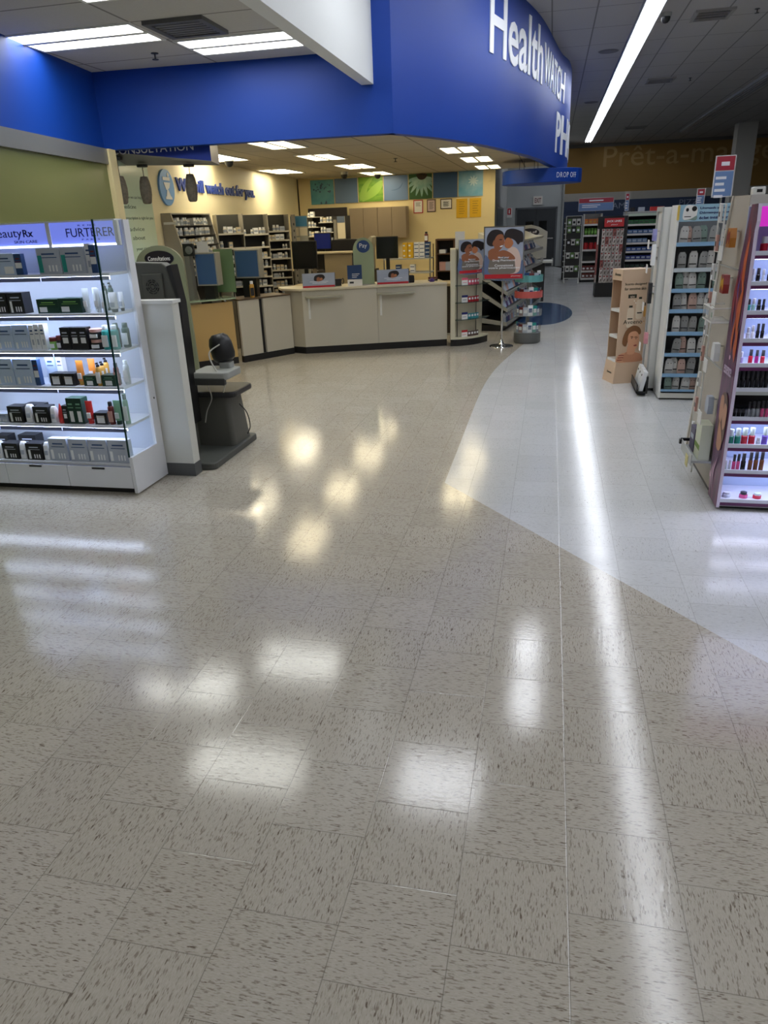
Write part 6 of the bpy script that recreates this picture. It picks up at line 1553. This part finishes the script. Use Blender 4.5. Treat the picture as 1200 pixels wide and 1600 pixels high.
# white snack shelves
cs = thing('snack_rack', 'white snack rack with orange, green and red packs below the wide sign', 'rack', (1.1, 22.2, 0))
MB().bx(.86, .89, 22, 22.5, 0, 1.79).bx(1.33, 1.36, 22, 22.5, 0, 1.79).build('side_post', wr, cs)
MB().bx(.89, 1.33, 22.46, 22.5, 0, 1.79).build('back_panel', M('snack_back_grey', (110, 112, 112), .6), cs)
MB().bx(.86, 1.36, 22.0, 22.46, 0, .1).build('base', vinyl, cs)
CZ = (1.52, 1.24, .86, .55, .30, .10)
cr = [('orange', (206, 110, 40)), ('green', (90, 140, 50)), ('red', (176, 30, 36)), None, ('dark red', (110, 34, 36)), ('brown red', (120, 50, 40))]
for k, z in enumerate(CZ):
    s_ = MB().bx(.89, 1.33, 22.0, 22.46, z-.02, z).build('shelf', wr, cs); MB().bx(.87, 1.35, 21.985, 21.999, z-.035, z+.015).build('price_rail', M('rail_white', (214, 212, 206), .5), s_)
    if cr[k] is None: continue
    cname, c = cr[k]
    mm = M('snack_'+cname.replace(' ', '_'), c, .4)
    if k == 1: pr = Proto('snack_can', [('snack_can', MB().lathe([(.035, 0), (.036, .005), (.036, .17), (.034, .18)], 0, .04, 12, 0).lathe([(.0365, .05), (.0365, .12)], 0, .04, 12, 1).mesh('snack_can', [mm, PM['lime']], True))]); n_, st = 5, .085
    elif k == 2: pr = Proto('snack_tub', [('snack_tub', MB().lathe([(.05, 0), (.062, .01), (.064, .15), (.05, .19)], 0, .07, 14, 0).lathe([(.065, .06), (.065, .12)], 0, .07, 14, 1).mesh('snack_tub', [mm, red], True))]); n_, st = 3, .14
    else: pr = Proto('snack_bag', [('snack_bag', MB().prism([(-.05, 0), (.05, 0), (.045, .07), (.05, .14), (-.05, .14), (-.045, .07)], 0, .05, 'y', 0).bx(-.03, .03, -.002, 0, .04, .09, 1).mesh('snack_bag', [mm, PM['whitep'] if k > 3 else PM['gold']]))]); n_, st = 4, .107
    for j in range(n_):
        pr.put('%s snack pack, %s along the %s shelf down of the white snack rack' % (cname, ORD[j], ORD[k]), 'snack', (.946+st*j+(.02 if n_ == 3 else 0), 22.03, z+.001), 0, 'snacks on the white rack')
lw_ = thing('wire_rack', 'white wire rack of hanging packs on the door side of the snack rack', 'rack', (.6, 22.2, 0))
b_ = MB()
for x in (.40, .82):
    b_.tube([(x, 21.9, 0), (x, 21.9, 1.75)], .012, 6)
for z in (.12, .45, .8, 1.15, 1.5, 1.75): b_.tube([(.40, 21.9, z), (.82, 21.9, z)], .008, 6)
b_.tube([(.42, 21.7, 0), (.42, 21.88, .12), (.8, 21.88, .12), (.8, 21.7, 0)], .012, 6)
b_.build('wire_frame', wr, lw_)
MB().bx(.42, .80, 21.93, 21.95, .1, 1.75).build('back_panel', M('wire_back_dark', (54, 54, 52), .6), lw_)
random.seed(31)
HP = [(n_, Proto('hanging_pack', [('hanging_pack', MB().bx(-.05, .05, 0, .02, 0, .16, 0).bx(-.03, .03, -.001, 0, .04, .1, 1).mesh('hanging_pack', [M('hang_'+n_.replace(' ', '_'), c, .45), PM['whitep'] if n_ != 'white' else ink]))])) for n_, c in (('green', (96, 130, 70)), ('white', (206, 206, 198)), ('brown', (110, 70, 50)), ('black', (34, 34, 34)))]
for r_, z in enumerate((1.32, 1.0, .65, .30, 1.52)):
    for j in range(3):
        n_, pr = random.choice(HP)
        pr.put('%s hanging pack, %s in the %s row of the white wire rack' % (n_, ORD[j], ORD[r_]), 'pack', (.49+.12*j, 21.87, z), 0, 'packs on the white wire rack')
ds = thing('dark_rack', 'dark narrow rack of small items beside the dark double door', 'rack', (.28, 23.2, 0))
MB().bx(.36, .56, 23.0, 23.4, 0, 1.70).build('rack_body', M('dark_rack', (50, 50, 48), .6), ds)
b_ = MB()
for k in range(10): b_.bx(.37, .55, 22.98, 23.0, .2+.15*k, .23+.15*k)
b_.build('hook_rail', ltgrey, ds)
# jerky rack
jr = thing('jerky_rack', 'black rack packed with silver and red jerky pouches under a red header', 'rack', (1.36, 17.9, 0))
MB().bx(1.04, 1.66, 17.8, 18.35, 0, .30).build('base', M('jerky_black', (18, 18, 20), .5), jr)
MB().bx(1.04, 1.10, 18.2, 18.35, .30, 1.72).bx(1.10, 1.66, 18.28, 18.35, .30, 1.72).bx(1.60, 1.66, 17.95, 18.28, .30, 1.72).build('back_panel', M('jerky_back', (32, 30, 32), .6), jr)
h_ = MB().bx(1.16, 1.58, 17.93, 17.95, 1.50, 1.68).build('header', M('jerky_red', (190, 40, 46), .45), jr)
MB().bx(1.17, 1.19, 17.95, 18.28, 1.55, 1.6).bx(1.55, 1.57, 17.95, 18.28, 1.55, 1.6).build('header_bracket', black, h_)
lettering('lettering', 'JACK LINKS', h_, (1.21, 17.93, 1.585), (1,0,0), .32, .055, letterwhite, bold=.03)
lettering('lettering', 'JERKY', h_, (1.30, 17.93, 1.525), (1,0,0), .15, .03, letterwhite)
JM = [('silver', (176, 168, 164)), ('white', (206, 200, 196)), ('pale red', (150, 90, 86))]
JP = [(n_, Proto('jerky_pouch', [('jerky_pouch', MB().prism([(-.036, 0), (.036, 0), (.033, .08), (.036, .160), (-.036, .160), (-.033, .08)], 0, .03, 'y', 0).bx(-.026, .014, -.001, 0, .125, .15, 1).prism([(-.012, .02), (.012, .03), (.022, .09), (.0, .08)], -.001, 0, 'y', 2).mesh('jerky_pouch', [M('jerky_'+n_.replace(' ', '_'), c, .35), M('jerky_print_red', (140, 40, 44), .4), M('jerky_print_dark', (60, 40, 36), .5)]))])) for n_, c in JM]
for r_ in range(7):
    z = 1.30-.165*r_
    rl = MB().bx(1.12, 1.60, 17.915, 17.93, z-.012, z-.002).build('hook_rail', ltgrey if r_ == 0 else black, jr)
    for j in range(6):
        n_, pr = random.choices(JP, (5, 4, 1))[0]
        pr.put('%s jerky pouch, %s along the %s row down of the jerky rack' % (n_, ORD[j], ORD[r_]), 'pouch', (1.155+.078*j, 17.88, z), 0, 'pouches on the jerky rack', tilt=(0, random.uniform(-.04, .04)))
    for j in range(2):
        n_, pr = random.choices(JP, (1, 1, 5))[0]
        pr.put('%s jerky pouch, %s on side face, %s row down of jerky rack' % (n_, ORD[j], ORD[r_]), 'pouch', (1.03, 18.0+.16*j, z), -PI/2, 'pouches on the side of the jerky rack')
# gum shelf
gs = thing('gum_shelf', 'pale shelf unit of blue and green gum boxes behind the cardboard display', 'shelving', (2.1, 19.3, 0))
MB().bx(1.68, 1.76, 19.0, 19.5, 0, 1.76).bx(2.60, 2.66, 19.0, 19.5, 0, 1.76).build('side_panel', M('gum_side', (168, 172, 170), .5), gs)
MB().bx(1.76, 2.60, 19.46, 19.5, 0, 1.76).build('back_panel', M('gum_back', (44, 48, 54), .6), gs)
MB().bx(1.76, 2.60, 19.05, 19.46, 0, .08).build('base', vinyl, gs)
MB().bx(1.76, 2.60, 18.985, 19.0, 1.70, 1.76).build('header', M('gum_header', (190, 206, 190), .5), gs)
GZ = (1.52, 1.31, 1.11, .92, .73, .54, .36, .18)
GC = [('green', (50, 120, 70)), ('blue', (70, 110, 170)), ('pale blue', (120, 150, 190)), ('blue', (54, 90, 170)), ('deep blue', (40, 56, 150)), ('black', (30, 32, 38)), ('charcoal', (52, 54, 66)), ('rose', (176, 96, 100))]
for k, z in enumerate(GZ):
    s_ = MB().bx(1.76, 2.60, 19.02, 19.46, z-.02, z).build('shelf', M('gum_shelf_dark', (60, 62, 66), .5), gs); MB().bx(1.765, 2.595, 19.005, 19.019, z-.035, z+.01).build('price_rail', M('rail_white', (214, 212, 206), .5), s_)
    n_, c = GC[k]
    pr = Proto('gum_carton', [('gum_carton', MB().bx(-.052, .052, 0, .12, 0, .095, 0).bx(-.04, .04, -.001, 0, .03, .07, 1).mesh('gum_carton', [M('gum_'+n_.replace(' ', '_')+str(k), c, .4), M('gum_print_pale', (176, 190, 206), .5) if k not in (0, 5) else M('gum_print_dark', (60, 84, 70), .5)]))])
    for j in range(7):
        if k in (2, 5) and j in (4, 5): continue
        pr.put('%s gum carton, %s along the %s shelf down of the gum shelf' % (n_, ORD[j], ORD[k]), 'gum carton', (1.83+.116*j, 19.06, z+.001), 0, 'cartons on the gum shelf')
for k, (x, w_, c, lb) in enumerate(((1.80, .10, 'black', 'black box lying on top of the gum shelf'), (1.98, .14, 'greysilver', 'grey box lying on top of the gum shelf'), (2.25, .30, 'redp', 'long red box lying on top of the gum shelf'))):
    t = MB().bx(-w_/2, w_/2, 0, .15, 0, .09).build('top_stock_box', PM[c], None, world=False, loc=(x+w_/2, 19.1, 1.801)); props(t, lb, 'box')
MB().bx(1.68, 2.66, 19.02, 19.5, 1.765, 1.80).build('top_panel', ltgrey, gs)

# ------------------------------------------------------------------ wall words at the far end
fm = M('tan_wall_letters', (190, 156, 98), .7)
t = thing('wall_lettering', 'large tan words reading across the brown band of the far wall', 'lettering', (5, 33.29, 3.3))
lettering('words', 'Prêt-a-manger', t, (1.93, 33.3, 3.30), (1,0,0), 6.9, .98, fm, depth=.02)
sl = M('wall_letter_grey', (140, 152, 176), .6)
t = thing('wall_lettering', 'thin grey word PIZZA on the dark blue far wall', 'lettering', (5.4, 33.29, 1.97))
lettering('word', 'PIZZA', t, (5.0, 33.3, 1.99), (1,0,0), .95, .22, sl, depth=.02)
t = thing('wall_lettering', 'thin grey letters AM on the dark blue far wall above the jerky rack', 'lettering', (2.6, 33.29, 1.97))
lettering('word', 'ICE CREAM', t, (1.15, 33.3, 1.97), (1,0,0), 1.75, .22, sl, depth=.02)

# ------------------------------------------------------------------ air light of the store and the picture settings
wd_ = bpy.data.worlds.new('store'); SC.world = wd_; wd_.use_nodes = True
wd_.node_tree.nodes['Background'].inputs[0].default_value = (.5, .52, .55, 1); wd_.node_tree.nodes['Background'].inputs[1].default_value = .02
SC.view_settings.view_transform = 'Standard'; SC.view_settings.look = 'None'
SC.view_settings.exposure = -0.22; SC.view_settings.gamma = 1.0
SC.view_settings.use_curve_mapping = False
try:
    SC.cycles.max_bounces = 8; SC.cycles.diffuse_bounces = 5; SC.cycles.glossy_bounces = 4; SC.cycles.transparent_max_bounces = 12
    SC.cycles.use_denoising = True
    SC.cycles.sample_clamp_indirect = 6.0
except Exception:
    pass
